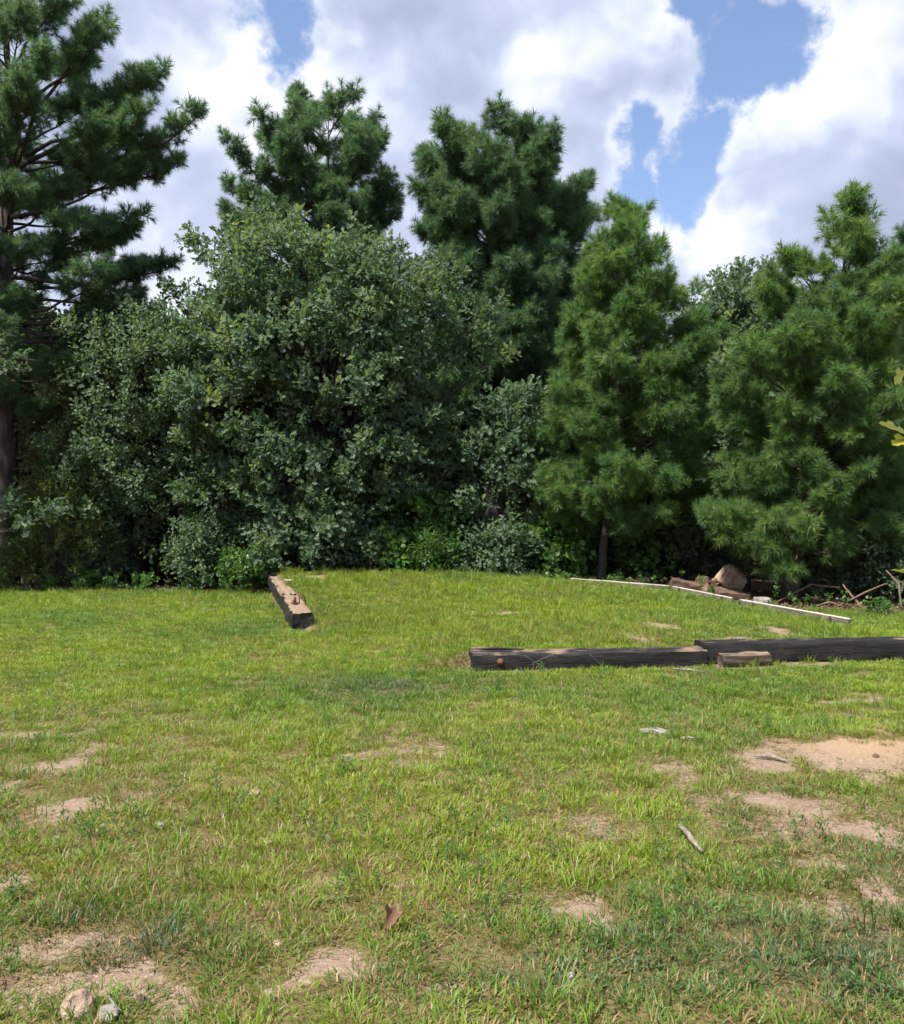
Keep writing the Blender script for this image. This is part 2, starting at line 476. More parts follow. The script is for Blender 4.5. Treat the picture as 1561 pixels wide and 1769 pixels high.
def frame(t):
    t = t.normalized(); a = t.orthogonal().normalized(); return t, a, t.cross(a)
def rand_dir(rd):
    z = rd.uniform(-1, 1); a = rd.uniform(0, 2 * math.pi); r = math.sqrt(1 - z * z)
    return Vector((r * math.cos(a), r * math.sin(a), z))

def pine_shoots(seed, mat, n=58, L=0.18, nl=0.21, w=0.0115):
    """a twig end with four or five needle tufts"""
    rd = random.Random(seed); lf = Leafy()
    heads = [(Vector((0, 0, .20)), Vector((0, 0, 1)))]
    for k in range(4):
        az = k * 1.57 + rd.uniform(-.5, .5); op = R(rd.uniform(35, 80))
        heads.append((Vector((rd.uniform(-.03, .03), rd.uniform(-.03, .03), rd.uniform(.02, .2))), Vector((math.sin(op) * math.cos(az), math.sin(op) * math.sin(az), math.cos(op)))))
    for (o, hd) in heads:
        t, a, b = frame(hd); ls = L * rd.uniform(.8, 1.15); hv = rd.random() * .5
        for i in range(n):
            s = rd.random() ** 0.8
            az = rd.uniform(0, 2 * math.pi)
            op = R(rd.uniform(35, 100) * (1 - 0.5 * s))
            d = (a * math.cos(az) + b * math.sin(az)) * math.sin(op) + t * math.cos(op)
            p = o + t * (s * ls); ln = nl * rd.uniform(0.75, 1.15) * (1 - 0.25 * s)
            side = d.cross(rand_dir(rd)).normalized() * w * 0.5
            lf.poly([p - side, p + side, p + d * ln - Vector((0, 0, .01))], hv + rd.random() * .5, [s * .6, s * .6, .4 + s * .6])
        e = o + t * ls * .9; sd_ = t.orthogonal() * .005
        lf.poly([o - t * .15 - sd_, o - t * .15 + sd_, e], 0, [0, 0, 0])
    return lf.obj('pine_shoots', mat)

def leaf_shape(kind, ln, wd):
    if kind == 'oak':       # cross shaped post oak leaf
        o = [(0, 0), (.12, .30), (.30, .40), (.30, .20), (.45, .18), (.52, .50), (.72, .48), (.74, .22), (.90, .26), (1.0, 0)]
    elif kind == 'round':
        o = [(0, 0), (.10, .38), (.35, .52), (.65, .42), (1.0, 0)]
    elif kind == 'narrow':
        o = [(0, 0), (.3, .16), (.65, .14), (1.0, 0)]
    else:
        o = [(0, 0), (.25, .34), (.55, .38), (.82, .2), (1.0, 0)]
    return [(a * ln, b * wd) for a, b in o]

def put_leaf(lf, p, d, up, ln, wd, kind, rd, fold=0.25):
    t = d.normalized(); s = t.cross(up)
    s = s.normalized() if s.length > 1e-4 else t.orthogonal().normalized()
    nrm = s.cross(t)
    o = leaf_shape(kind, ln, wd)
    ax = [p + t * a - nrm * (0.18 * a * a / ln) for a, _ in o]
    lo = len(o)
    pts = list(ax)
    rt = [ax[i] + s * o[i][1] + nrm * o[i][1] * fold for i in range(1, lo - 1)]
    lt = [ax[i] - s * o[i][1] + nrm * o[i][1] * fold for i in range(1, lo - 1)]
    age = [0.2 + 0.8 * a / ln for a, _ in o]
    lf.poly([ax[0]] + rt + [ax[-1]], (v := rd.random()), [age[0]] + age[1:-1] + [age[-1]])
    lf.poly([ax[0], ax[-1]] + lt[::-1], v, [age[0], age[-1]] + age[1:-1][::-1])

def leaf_cluster(seed, mat, kind='oak', n=24, span=0.44, ln=0.13, wd=0.092, young=0.0):
    rd = random.Random(seed); lf = Leafy()
    for i in range(n):
        s = (i + rd.random()) / n
        p = Vector((rd.uniform(-.12, .12), rd.uniform(-.12, .12), s * span))
        az = i * 2.4 + rd.uniform(-.5, .5)
        op = R(rd.uniform(35, 95) * (1 - .4 * s))
        d = Vector((math.sin(op) * math.cos(az), math.sin(op) * math.sin(az), math.cos(op)))
        up = (Vector((0, 0, 1)) + 0.7 * rand_dir(rd)).normalized()
        put_leaf(lf, p + d * .03, d, up, ln * rd.uniform(.7, 1.2), wd * rd.uniform(.8, 1.15), kind, rd)
    lf.ag = [min(1.0, a * .5 + young) for a in lf.ag]
    lf.poly([(-.003, 0, -.05), (.003, 0, -.05), (0, 0, span)], 0, [0, 0, 0])
    return lf.obj('leaf_cluster', mat)

def cedar_spray(seed, mat):
    rd = random.Random(seed); lf = Leafy()
    for i in range(26):
        s = rd.random(); az = rd.uniform(0, 6.283); op = R(rd.uniform(20, 60))
        d = Vector((math.sin(op) * math.cos(az), math.sin(op) * math.sin(az), math.cos(op)))
        p = Vector((0, 0, s * .34)); ln = rd.uniform(.07, .15); side = d.cross(rand_dir(rd)).normalized() * .010
        lf.poly([p, p + d * ln * .4 + side, p + d * ln, p + d * ln * .4 - side], rd.random(), [.2 + s * .5, .4 + s * .5, .6 + s * .4, .4 + s * .5])
    return lf.obj('cedar_spray', mat)

def blade(lf, p, az, ln, w, lean, rd, bend=0.5):
    d = Vector((math.cos(az), math.sin(az), 0)); s = Vector((-math.sin(az), math.cos(az), 0)) * w * .5
    tw = rd.uniform(-1, 1); s = (s * math.cos(tw) + d * w * .5 * math.sin(tw))
    a0 = lean; a1 = lean + bend * rd.uniform(.4, 1.3)
    m = p + (d * math.sin(a0) + Vector((0, 0, math.cos(a0)))) * ln * .55
    t = m + (d * math.sin(a1) + Vector((0, 0, math.cos(a1)))) * ln * .45
    lf.poly([p - s, p + s, m + s * .9, m - s * .9, t], rd.random(), [0, 0, .55, .55, 1], [(0, 1, 2, 3), (3, 2, 4)])
def grass_clump(seed, n, rad, lmin, lmax, w, lean=(0.15, 1.0), bend=.6):
    rd = random.Random(seed); lf = Leafy()
    for i in range(n):
        a = rd.uniform(0, 6.283); r = rad * math.sqrt(rd.random())
        blade(lf, Vector((r * math.cos(a), r * math.sin(a), -.004)), a + rd.uniform(-1.2, 1.2), rd.uniform(lmin, lmax), w * rd.uniform(.7, 1.25), rd.uniform(*lean), rd, bend)
    return lf.obj('grass_clump', M['grass'])
def thatch_bits(seed):
    rd = random.Random(seed); lf = Leafy()
    for i in range(20):
        a = rd.uniform(0, 6.283); r = .10 * math.sqrt(rd.random())
        blade(lf, Vector((r * math.cos(a), r * math.sin(a), rd.uniform(.001, .012))), rd.uniform(0, 6.28), rd.uniform(.02, .07), .003, rd.uniform(1.25, 1.6), rd, .15)
    return lf.obj('thatch', M['grass'])

def scatter_tree(name, protos):
    ng = bpy.data.node_groups.new(name, 'GeometryNodeTree')
    ng.interface.new_socket('Geometry', in_out='INPUT', socket_type='NodeSocketGeometry')
    ng.interface.new_socket('Geometry', in_out='OUTPUT', socket_type='NodeSocketGeometry')
    n = ng.nodes; L = ng.links
    gi = n.new('NodeGroupInput'); go = n.new('NodeGroupOutput')
    iop = n.new('GeometryNodeInstanceOnPoints')
    g2i = n.new('GeometryNodeGeometryToInstance')
    for p in reversed(protos):
        oi = n.new('GeometryNodeObjectInfo'); oi.inputs['Object'].default_value = p
        L.new(oi.outputs['Geometry'], g2i.inputs[0])
    def na(nm, dt):
        a = n.new('GeometryNodeInputNamedAttribute'); a.data_type = dt; a.inputs['Name'].default_value = nm
        return a.outputs['Attribute']
    e2r = n.new('FunctionNodeEulerToRotation')
    L.new(na('rot', 'FLOAT_VECTOR'), e2r.inputs[0])
    L.new(gi.outputs[0], iop.inputs['Points']); L.new(g2i.outputs[0], iop.inputs['Instance'])
    iop.inputs['Pick Instance'].default_value = True
    L.new(na('idx', 'INT'), iop.inputs['Instance Index'])
    L.new(e2r.outputs[0], iop.inputs['Rotation'])
    L.new(na('scl', 'FLOAT_VECTOR'), iop.inputs['Scale'])
    L.new(iop.outputs[0], go.inputs[0])
    return ng

def scatter_obj(name, pts, rots, scls, idxs, ng, mat, parent=None, extra=None, kind='stuff'):
    me = bpy.data.meshes.new(name)
    P = np.asarray(pts, np.float32).reshape(-1, 3); k = len(P)
    me.vertices.add(k); me.vertices.foreach_set('co', P.ravel())
    a = me.attributes.new('rot', 'FLOAT_VECTOR', 'POINT'); a.data.foreach_set('vector', np.asarray(rots, np.float32).ravel())
    S = np.asarray(scls, np.float32)
    if S.ndim == 1: S = np.repeat(S[:, None], 3, 1)
    a = me.attributes.new('scl', 'FLOAT_VECTOR', 'POINT'); a.data.foreach_set('vector', np.ascontiguousarray(S).ravel())
    a = me.attributes.new('idx', 'INT', 'POINT'); a.data.foreach_set('value', np.asarray(idxs, np.int32))
    for nm, arr in (extra or {}).items():
        a = me.attributes.new(nm, 'FLOAT', 'POINT'); a.data.foreach_set('value', np.asarray(arr, np.float32))
    me.materials.append(mat)
    o = link(bpy.data.objects.new(name, me), parent)
    md = o.modifiers.new('leaves', 'NODES'); md.node_group = ng
    if kind: o['kind'] = kind
    return o

SC = {}
SC['pine_old'] = scatter_tree('pine_old', [pine_shoots(s, M['needle_old']) for s in range(6)])
SC['pine_young'] = scatter_tree('pine_young', [pine_shoots(10 + s, M['needle_young']) for s in range(6)])
SC['oak'] = scatter_tree('oak', [leaf_cluster(20 + s, M['oak'], 'oak', young=(0.36 if s == 3 else 0)) for s in range(4)])
SC['under'] = scatter_tree('under', [leaf_cluster(30 + s, M['under'], 'plain', 22, .42, .10, .085) for s in range(3)])
SC['vine'] = scatter_tree('vine', [leaf_cluster(40 + s, M['vine'], 'round', 16, .36, .12, .12) for s in range(3)])
SC['narrow'] = scatter_tree('narrow', [leaf_cluster(50 + s, M['vine'], 'narrow', 26, .4, .13, .10) for s in range(2)])
SC['russet'] = scatter_tree('russet', [leaf_cluster(60 + s, M['russet'], 'plain', 18, .4, .09, .07) for s in range(2)])
SC['cedar'] = scatter_tree('cedar', [cedar_spray(70 + s, M['cedar']) for s in range(3)])

# ------------------------------------------------------------------ trees
def dir_euler(d, rd):
    q = d.to_track_quat('Z', 'Y') @ Quaternion((0, 0, 1), rd.uniform(0, 6.283))
    return tuple(q.to_euler())
class Cloud:
    def __init__(s): s.p = []; s.r = []; s.s = []; s.i = []
    def add(s, p, d, sc_, k, rd): s.p.append(tuple(p)); s.r.append(dir_euler(d, rd)); s.s.append(sc_); s.i.append(rd.randrange(k))

class Shape:
    """axis and outline of a tree read from the photograph, turned into metres about its base"""
    deep = 2.5
    def __init__(s, d, axis, prof, base_z=None):
        s.d = d
        bx = (axis[-1][0] - 780) / F * d
        s.base = Vector((bx, d, (hz(bx, d) if base_z is None else base_z) - 0.05))
        hh = lambda y: (HZ - y) / F * d + CAM_Z - s.base.z
        a = sorted([(hh(y), (x - 780) / F * d - bx) for x, y in axis])
        a[0] = (0.0, 0.0)
        s.ah = [q[0] for q in a]; s.ax = [q[1] for q in a]
        p = sorted([(hh(y), l * d / F, r * d / F) for y, l, r in prof])
        s.ph = [q[0] for q in p]; s.pl = [q[1] for q in p]; s.pr = [q[2] for q in p]
        s.lo, s.hi = s.ph[0], s.ph[-1]
        s.top = max(s.ah[-1], s.hi)
    def axis(s, h): return Vector((float(np.interp(h, s.ah, s.ax)), 0.12 * math.sin(h * .7) * min(1, h / 4), h))
    def rad(s, h, ph):
        l = float(np.interp(h, s.ph, s.pl)); r = float(np.interp(h, s.ph, s.pr)); c = math.cos(ph)
        av = min(l, r) * .4 + max(l, r) * .6
        av = min(av, s.deep)
        return (r if c > 0 else l) * c * c + av * (1 - c * c)

def bez(a, b, c, n, rd=None, wig=0.0):
    out = []
    for i in range(n + 1):
        t = i / n
        p = a * (1 - t) ** 2 + b * 2 * t * (1 - t) + c * t * t
        if wig and 0 < i < n: p = p + rand_dir(rd) * wig
        out.append(p)
    return out

def trunk_mesh(sh, r0, rtop, parent, mat, flare=1.35, n=10):
    rtop = min(rtop, .012)
    t = Tubes(); pts = []; rad = []
    H = sh.top
    for i in range(15):
        h = H * i / 14 * .955
        pts.append(sh.axis(h) if h > 0 else Vector((0, 0, -.1)))
        f = i / 14
        rad.append(max(rtop, r0 * (1 - f) ** .9) * (flare if i == 0 else 1.0 + (flare - 1) * .25 * (i == 1)))
    t.add(pts, rad, n, rough=.05)
    return t.obj('trunk', mat, parent)

def pine(name, label, sh, r0, n_limbs, seed, sct='pine_old', scale=1.0, dens=1.0, group=None, lo_elev=4, hi_elev=52, inner=0.25, extra_limbs=(), bare_from=0.42, mat=None):
    rd = random.Random(seed)
    root = thing(name, label, 'pine tree', sh.base, group)
    trunk_mesh(sh, r0, 0.02, root, M['bark_pine'])
    br = Tubes(); cl = Cloud()
    hs = np.linspace(sh.lo, sh.hi, 200)
    wt_ = np.interp(hs, sh.ph, sh.pl) + np.interp(hs, sh.ph, sh.pr) + .25
    cdf = np.cumsum(wt_) / wt_.sum()
    limbs = []
    for i in range(n_limbs):
        u = (i + rd.random()) / n_limbs
        ht = min(float(np.interp(u, cdf, hs)), sh.hi - .38); ph = i * 2.39996 + rd.uniform(-.4, .4)
        fr = rd.uniform(.84, 1.04) if rd.random() > inner else rd.uniform(.35, .8)
        r = max(.06, sh.rad(ht, ph) * fr - .16)
        tt = (ht - sh.lo) / (sh.hi - sh.lo)
        ev = R(lo_elev + (hi_elev - lo_elev) * tt ** 1.15 + rd.uniform(-7, 7))
        h0 = min(max(ht - r * math.tan(ev) * .85, sh.lo * .9), sh.top - .12)
        tip = sh.axis(min(ht, sh.top)) * 1.0; tip.z = ht
        tip = tip + Vector((math.cos(ph) * r, math.sin(ph) * r, 0))
        limbs.append((h0, tip))
    for (h0, tip) in extra_limbs: limbs.append((h0, Vector(tip)))
    # leader
    limbs.append((sh.top - .9, sh.axis(sh.top) - Vector((0, 0, .45))))
    for (h0, tip) in limbs:
        a = sh.axis(h0); Lv = tip - a; L = Lv.length
        mid = a + Lv * .55 + Vector((0, 0, -.10 * L)) + rand_dir(rd) * .06 * L
        path = bez(a, mid, tip, 7, rd, .018 * L)
        rb = min(.010 + .0145 * L, r0 * .55)
        br.add(path, [max(.005, rb * (1 - .85 * i / 7)) for i in range(8)], 5, cap=False)
        nt = max(3, int(L * 5.5 * dens) + 2)
        for k in range(nt):
            s = bare_from + (1 - bare_from) * (k + rd.random()) / nt if L > .8 else .15 + .85 * (k + rd.random()) / nt
            s = min(s, 1.0)
            j = min(int(s * 7), 6); f = s * 7 - j
            p = path[j].lerp(path[j + 1], f); tg = (path[j + 1] - path[j]).normalized()
            az = rd.choice((-1, 1)) * R(rd.uniform(22, 75))
            dr = Quaternion((0, 0, 1), az) @ tg
            dr = (dr + Vector((0, 0, rd.uniform(-.15, .4)))).normalized()
            tl = rd.uniform(.18, .42) * (1.0 + .35 * min(L, 3) * (1 - s))
            if s > .96: dr = (tg + Vector((0, 0, .35))).normalized()
            q = p + dr * tl * .55 + rand_dir(rd) * .03; e = p + dr * tl + Vector((0, 0, .05))
            br.add([p, q, e], [.010, .007, .005], 3, cap=False)
            # shoots round the twig end
            cl.add(e - dr * .16, (dr + Vector((0, 0, .22)) + rand_dir(rd) * .2).normalized(), scale * rd.uniform(.78, 1.2), 6, rd)
            if rd.random() < .35: cl.add(p.lerp(e, .3), (dr + rand_dir(rd) * .9 + Vector((0, 0, .2))).normalized(), scale * rd.uniform(.7, 1.0), 6, rd)
    br.obj('branches', M['bark_pine'], root)
    scatter_obj('crown', cl.p, cl.r, cl.s, cl.i, SC[sct], mat or M['needle_old'], root)
    return root, len(cl.p)

def broadleaf(name, label, sh, r0, n_lumps, lump_r, per, seed, sct='oak', mat=None, cat='tree', scale=1.0, group=None, lumps=None, stems=1, bark='bark_oak', kvar=4, hollow=.5, up=.35, flat=.75):
    rd = random.Random(seed)
    root = thing(name, label, cat, sh.base, group)
    br = Tubes(); cl = Cloud()
    if stems == 1: trunk_mesh(sh, r0, .02, root, M[bark], 1.3)
    hs = np.linspace(sh.lo, sh.hi, 200)
    wt_ = (np.interp(hs, sh.ph, sh.pl) + np.interp(hs, sh.ph, sh.pr) + .15)
    cdf = np.cumsum(wt_) / wt_.sum()
    ctr = []
    for i in range(n_lumps):
        h = float(np.interp((i + rd.random()) / n_lumps, cdf, hs)); ph = i * 2.39996 + rd.uniform(-.5, .5)
        lr = lump_r * rd.uniform(.5, 1.4)
        h = min(h, sh.hi - lr * .6)
        r = max(.02, sh.rad(h, ph) * rd.uniform(.9, 1.08) - lr * .6) * math.sqrt(hollow + (1 - hollow) * rd.random())
        a = sh.axis(min(h, sh.top)); a.z = h
        ctr.append((a + Vector((math.cos(ph) * r, math.sin(ph) * r, 0)), lr))
    for c, lr in (lumps or []): ctr.append((Vector(c), lr))
    stem_pts = []
    if stems > 1:
        for k in range(stems):
            an = rd.uniform(0, 6.283); rr = rd.uniform(.1, .5)
            tp = sh.axis(sh.top * .8) + Vector((math.cos(an) * rr * 2.0, math.sin(an) * rr * 2.0, 0))
            b0 = Vector((math.cos(an) * rr * .5, math.sin(an) * rr * .5, -.05))
            pth = bez(b0, b0.lerp(tp, .5) + rand_dir(rd) * .2, tp, 6, rd, .03)
            br.add(pth, [r0 * (1 - .8 * i / 6) for i in range(7)], 5, cap=False)
            stem_pts.append(pth)
    for c, lr in ctr:
        h0 = max(sh.lo * .5, c.z * rd.uniform(.45, .75)); h0 = min(h0, sh.top * .9)
        if stems > 1:
            pth = rd.choice(stem_pts); a = pth[min(6, max(1, int(6 * h0 / max(sh.top, .1))))]
        else: a = sh.axis(h0)
        L = (c - a).length
        mid = a.lerp(c, .5) + Vector((0, 0, -.06 * L)) + rand_dir(rd) * .10 * L
        rb = min(.006 + .013 * L, r0 * .6)
        br.add(bez(a, mid, c, 5, rd, .03 * L), [max(.004, rb * (1 - .8 * i / 5)) for i in range(6)], 4, cap=False)
        m_ = max(4, int(per * .56 * (lr / lump_r) ** 2 * rd.uniform(.8, 1.2)))
        outw = Vector((c.x - sh.axis(min(c.z, sh.top)).x, c.y, 0)); outw = outw.normalized() if outw.length > .01 else Vector((0, 0, 1))
        for k in range(m_):
            dd = rand_dir(rd)
            if dd.z < -.2 and rd.random() < .6: dd.z = -dd.z
            p = c + Vector((dd.x, dd.y, dd.z * flat)) * lr * (rd.uniform(.25, 1.0) ** .5 if rd.random() < .9 else rd.uniform(1.0, 1.35))
            di = (dd + outw * .45 + Vector((0, 0, up)) + rand_dir(rd) * .5).normalized()
            cl.add(p, di, scale * rd.uniform(.75, 1.25), kvar, rd)
            if k % 3 == 0: br.add([c, p - di * .05], [.006, .003], 3, cap=False)
    bo = br.obj('branches', M[bark], root)
    if stems > 1: bo['kind'] = 'stuff'
    scatter_obj('crown', cl.p, cl.r, cl.s, cl.i, SC[sct], mat or M['oak'], root)
    return root, len(cl.p)

NP = []
def lp(sh, x, y, dy=0.0):       # photograph pixel to tree-local point
    q = at(x, y, sh.d) - sh.base; q.y = dy; return q
# tall pine at the left border
sh = Shape(21.0, [(14, -120), (10, 300), (12, 600), (2, 1012)],
  [(-130, 20, 20), (-60, 90, 70), (0, 130, 108), (40, 160, 140), (70, 190, 190), (110, 220, 236), (160, 250, 262), (200, 280, 300), (222, 290, 325), (255, 260, 295),
   (290, 240, 262), (330, 230, 215), (375, 240, 195), (400, 230, 225), (440, 250, 262), (475, 250, 265), (520, 240, 240), (570, 230, 230), (620, 200, 190), (690, 150, 130), (720, 60, 60)])
def lh(sh, y): return (HZ - y) / F * sh.d + CAM_Z - sh.base.z
ex = [(lh(sh, 568), lp(sh, 245, 570, -.3)), (lh(sh, 480), lp(sh, 285, 462, .2)), (lh(sh, 440), lp(sh, 230, 398, -.2)), (lh(sh, 330), lp(sh, 335, 218, -.2)), (lh(sh, 300), lp(sh, 262, 130, .3)), (lh(sh, 560), lp(sh, 190, 545, .5)), (lh(sh, 350), lp(sh, 290, 285, .2)), (lh(sh, 230), lp(sh, 180, 60, -.3))]
NP.append(pine('pine_tree', 'tall old pine with thick bare trunk at the left border of the photo', sh, .34, 106, 101, 'pine_old', 1.15, .95, inner=.28, extra_limbs=ex, bare_from=.55, lo_elev=0, hi_elev=45))

# two old pines behind the oak
sh = Shape(26.0, [(568, 165), (563, 420), (566, 1005)],
  [(160, 30, 30), (180, 60, 55), (205, 80, 75), (235, 110, 95), (275, 175, 120), (315, 200, 130), (350, 210, 135), (385, 200, 138), (430, 140, 125), (480, 150, 130), (560, 120, 110), (640, 60, 60)])
NP.append(pine('pine_tree', 'open topped pine rising behind the oak, sky showing between its branches', sh, .22, 104, 102, 'pine_old', 1.25, .72, inner=.3, bare_from=.58))
sh = Shape(24.0, [(872, 208), (862, 420), (850, 600), (852, 1008)],
  [(208, 8, 10), (228, 45, 40), (250, 105, 85), (275, 165, 120), (305, 165, 150), (330, 165, 172), (370, 140, 172), (410, 145, 155), (450, 130, 140), (520, 120, 150), (600, 100, 140), (680, 80, 130), (740, 50, 80)])
NP.append(pine('pine_tree', 'tall dense round topped pine between the oak and the young pine', sh, .24, 140, 103, 'pine_old', 1.32, .9, inner=.3, bare_from=.5))
# young pines on the right
sh = Shape(18.8, [(1086, 343), (1075, 600), (1052, 830), (1034, 1012)],
  [(343, 6, 6), (372, 32, 24), (400, 46, 52), (440, 70, 80), (490, 86, 100), (540, 92, 108), (600, 95, 148), (660, 112, 150), (720, 125, 150), (775, 140, 162), (830, 135, 165), (870, 140, 170), (905, 100, 120), (925, 60, 60)])
NP.append(pine('pine_tree', 'bright green young pine with slim bare stem right of the oak', sh, .105, 112, 104, 'pine_young', 1.08, 1.05, lo_elev=2, hi_elev=50, inner=.3, bare_from=.48))
sh = Shape(17.0, [(1468, 335), (1450, 480), (1425, 640), (1392, 850), (1362, 1040)],
  [(335, 6, 6), (362, 20, 20), (395, 60, 40), (440, 100, 58), (480, 135, 70), (530, 150, 90), (590, 180, 125), (650, 190, 150), (710, 185, 150), (770, 130, 150), (830, 150, 150), (890, 180, 165), (930, 160, 150), (965, 90, 60)])
ex = [(lh(sh, 905), lp(sh, 1290, 945, -.9)), (lh(sh, 930), lp(sh, 1325, 985, -1.0)), (lh(sh, 900), lp(sh, 1525, 915, -.8)), (lh(sh, 880), lp(sh, 1230, 905, -.5))]
NP.append(pine('pine_tree', 'wide young pine with a leaning trunk beside the boulders on the right', sh, .15, 98, 105, 'pine_young', 1.08, 1.05, lo_elev=-4, hi_elev=56, inner=.3, extra_limbs=ex, bare_from=.5))
sh = Shape(20.5, [(1570, 400), (1572, 700), (1566, 1030)],
  [(400, 8, 8), (440, 35, 40), (500, 60, 70), (580, 85, 100), (660, 100, 130), (740, 110, 140), (820, 100, 140), (900, 60, 80)])
NP.append(pine('pine_tree', 'dark pine cut off by the right border, behind the leaning young pine', sh, .14, 90, 106, 'pine_old', 1.05, .9))

# broadleaf trees of the wood edge
sh = Shape(20.2, [(570, 400), (560, 700), (548, 1000)],
  [(435, 80, -40), (455, 175, 10), (478, 215, 100), (500, 235, 190), (530, 258, 235), (590, 268, 262), (640, 270, 268), (690, 270, 265), (740, 262, 255), (800, 255, 235), (860, 240, 200), (920, 235, 170), (965, 220, 115), (985, 120, 60)])
sh.deep = 2.0
NP.append(broadleaf('post_oak', 'broad grey green oak with cross shaped leaves in the middle', sh, .20, 135, .58, 44, 201, 'oak', hollow=.40, flat=.55,
    lumps=[(lp(sh, 470, 415, -.3), .45), (lp(sh, 500, 405, .2), .4), (lp(sh, 420, 440, -.2), .4), (lp(sh, 375, 440, 0), .35), (lp(sh, 352, 430, .1), .22), (lp(sh, 610, 440, -.2), .5), (lp(sh, 690, 455, .1), .42), (lp(sh, 760, 490, -.2), .4), (lp(sh, 830, 560, -.5), .4), (lp(sh, 845, 640, -.5), .36), (lp(sh, 300, 520, .2), .4), (lp(sh, 560, 430, .4), .4)]))
sh = Shape(19.4, [(880, 700), (878, 860), (880, 1000)],
  [(690, 20, 20), (720, 60, 55), (770, 90, 60), (800, 80, 55), (860, 95, 60), (900, 110, 60), (940, 100, 62), (985, 90, 70)])
NP.append(broadleaf('young_oak', 'small oak between the broad oak and the bright young pine', sh, .06, 19, .40, 32, 202, 'oak', kvar=3, hollow=.3))
sh = Shape(21.2, [(255, 560), (240, 800), (232, 1000)],
  [(560, 60, 50), (600, 140, 100), (660, 160, 130), (740, 150, 140), (820, 150, 140), (880, 110, 120), (930, 90, 100)])
NP.append(broadleaf('woodland_tree', 'dark leafy tree with two black trunks between the tall pine and the oak', sh, .17, 85, .62, 34, 203, 'under', M['under'], kvar=3))
sh = Shape(25.0, [(120, 580), (118, 800), (110, 1000)],
  [(575, 70, 80), (620, 150, 150), (700, 170, 170), (800, 160, 160), (880, 130, 130), (940, 90, 90)])
NP.append(broadleaf('woodland_tree', 'olive tinted tree behind the tall pine, below its long bare limb', sh, .13, 75, .7, 30, 204, 'oak', kvar=4, scale=1.15))
sh = Shape(24.0, [(1275, 480), (1272, 700), (1270, 1005)],
  [(478, 25, 25), (510, 70, 45), (560, 95, 80), (640, 110, 110), (720, 120, 120), (820, 130, 130), (900, 110, 110), (950, 80, 80)])
NP.append(broadleaf('woodland_tree', 'grey green tree seen between the two young pines', sh, .14, 80, .62, 32, 205, 'oak', kvar=4, scale=1.1))
sh = Shape(22.0, [(95, 655), (97, 800), (100, 1000)],
  [(655, 40, 40), (720, 75, 60), (800, 85, 70), (870, 70, 60), (930, 60, 50)])
NP.append(broadleaf('russet_sapling', 'thin tree with reddish brown leaves beside the trunk of the tall pine', sh, .05, 26, .45, 20, 206, 'russet', M['russet'], kvar=2))
# red cedar
sh = Shape(19.8, [(98, 800), (95, 900), (92, 1000)], [(800, 8, 8), (840, 35, 40), (880, 55, 70), (920, 65, 95), (960, 75, 105), (995, 70, 90)])
NP.append(broadleaf('red_cedar', 'feathery dark cedar at the foot of the tall pine', sh, .05, 60, .34, 26, 207, 'cedar', M['cedar'], kvar=3, scale=.95, up=.5))
# oak whose trunk stands just outside the left border
sh = Shape(18.6, [(-95, 560), (-90, 760), (-100, 1022)],
  [(545, 30, 10), (600, 110, 20), (650, 120, 25), (700, 130, 10), (780, 120, 10), (850, 110, 15), (900, 100, 40), (935, 60, 40)])
q = lambda x, y, dy: lp(sh, x, y, dy)
NP.append(broadleaf('young_oak', 'oak leaning in at the left border, two leafy sprays before the pine trunk', sh, .07, 22, .34, 22, 208, 'oak', kvar=3, scale=.95,
    lumps=[(q(10, 622, -.3), .26), (q(14, 648, -.2), .22), (q(25, 895, -.3), .26), (q(62, 900, -.3), .22), (q(88, 893, -.3), .12)]))

# deeper trees of the wood, seen only as dark leaf mass and stems in the gaps
deep = [(-13.5, 25.5, 8.4), (-10.2, 28.0, 8.6), (-7.2, 25.0, 7.4), (-4.6, 28.5, 9.2), (-2.0, 25.5, 8.6), (1.0, 28.0, 9.4), (3.6, 25.8, 9.6), (6.2, 28.5, 8.4), (9.0, 24.0, 7.6), (11.6, 26.0, 8.2), (14.5, 24.5, 8.0), (-16.5, 28.0, 8.0)]
proto = None
for i, (x, y, hgt) in enumerate(deep):
    if proto is None:
        class S2(Shape):
            def __init__(s):
                s.d = 25; s.base = Vector((x, y, hz(x, y) - .05)); s.ah = [0, 8]; s.ax = [0, .1]
                s.ph = [.5, 1.5, 3, 5, 6.8, 8.0]; s.pl = [1.2, 1.8, 2.3, 2.3, 1.7, .3]; s.pr = list(s.pl); s.lo, s.hi, s.top = .5, 8.0, 8.0
        proto, k = broadleaf('deep_wood_tree', 'dark leafy tree deep in the wood behind the front row', S2(), .12, 95, .68, 26, 300, 'under', M['under'], group='trees deep in the wood', kvar=3, scale=1.3)
        proto.scale = (1, 1, hgt / 8.2)
        NP.append((proto, k))
    else:
        c = proto.copy(); link(c)
        for ch in proto.children:
            d_ = ch.copy(); link(d_, c)
        c.location = (x, y, hz(x, y) - .05); c.rotation_euler = (0, 0, i * 1.37)
        s_ = random.Random(i).uniform(.9, 1.15); c.scale = (s_, s_, hgt / 8.2)

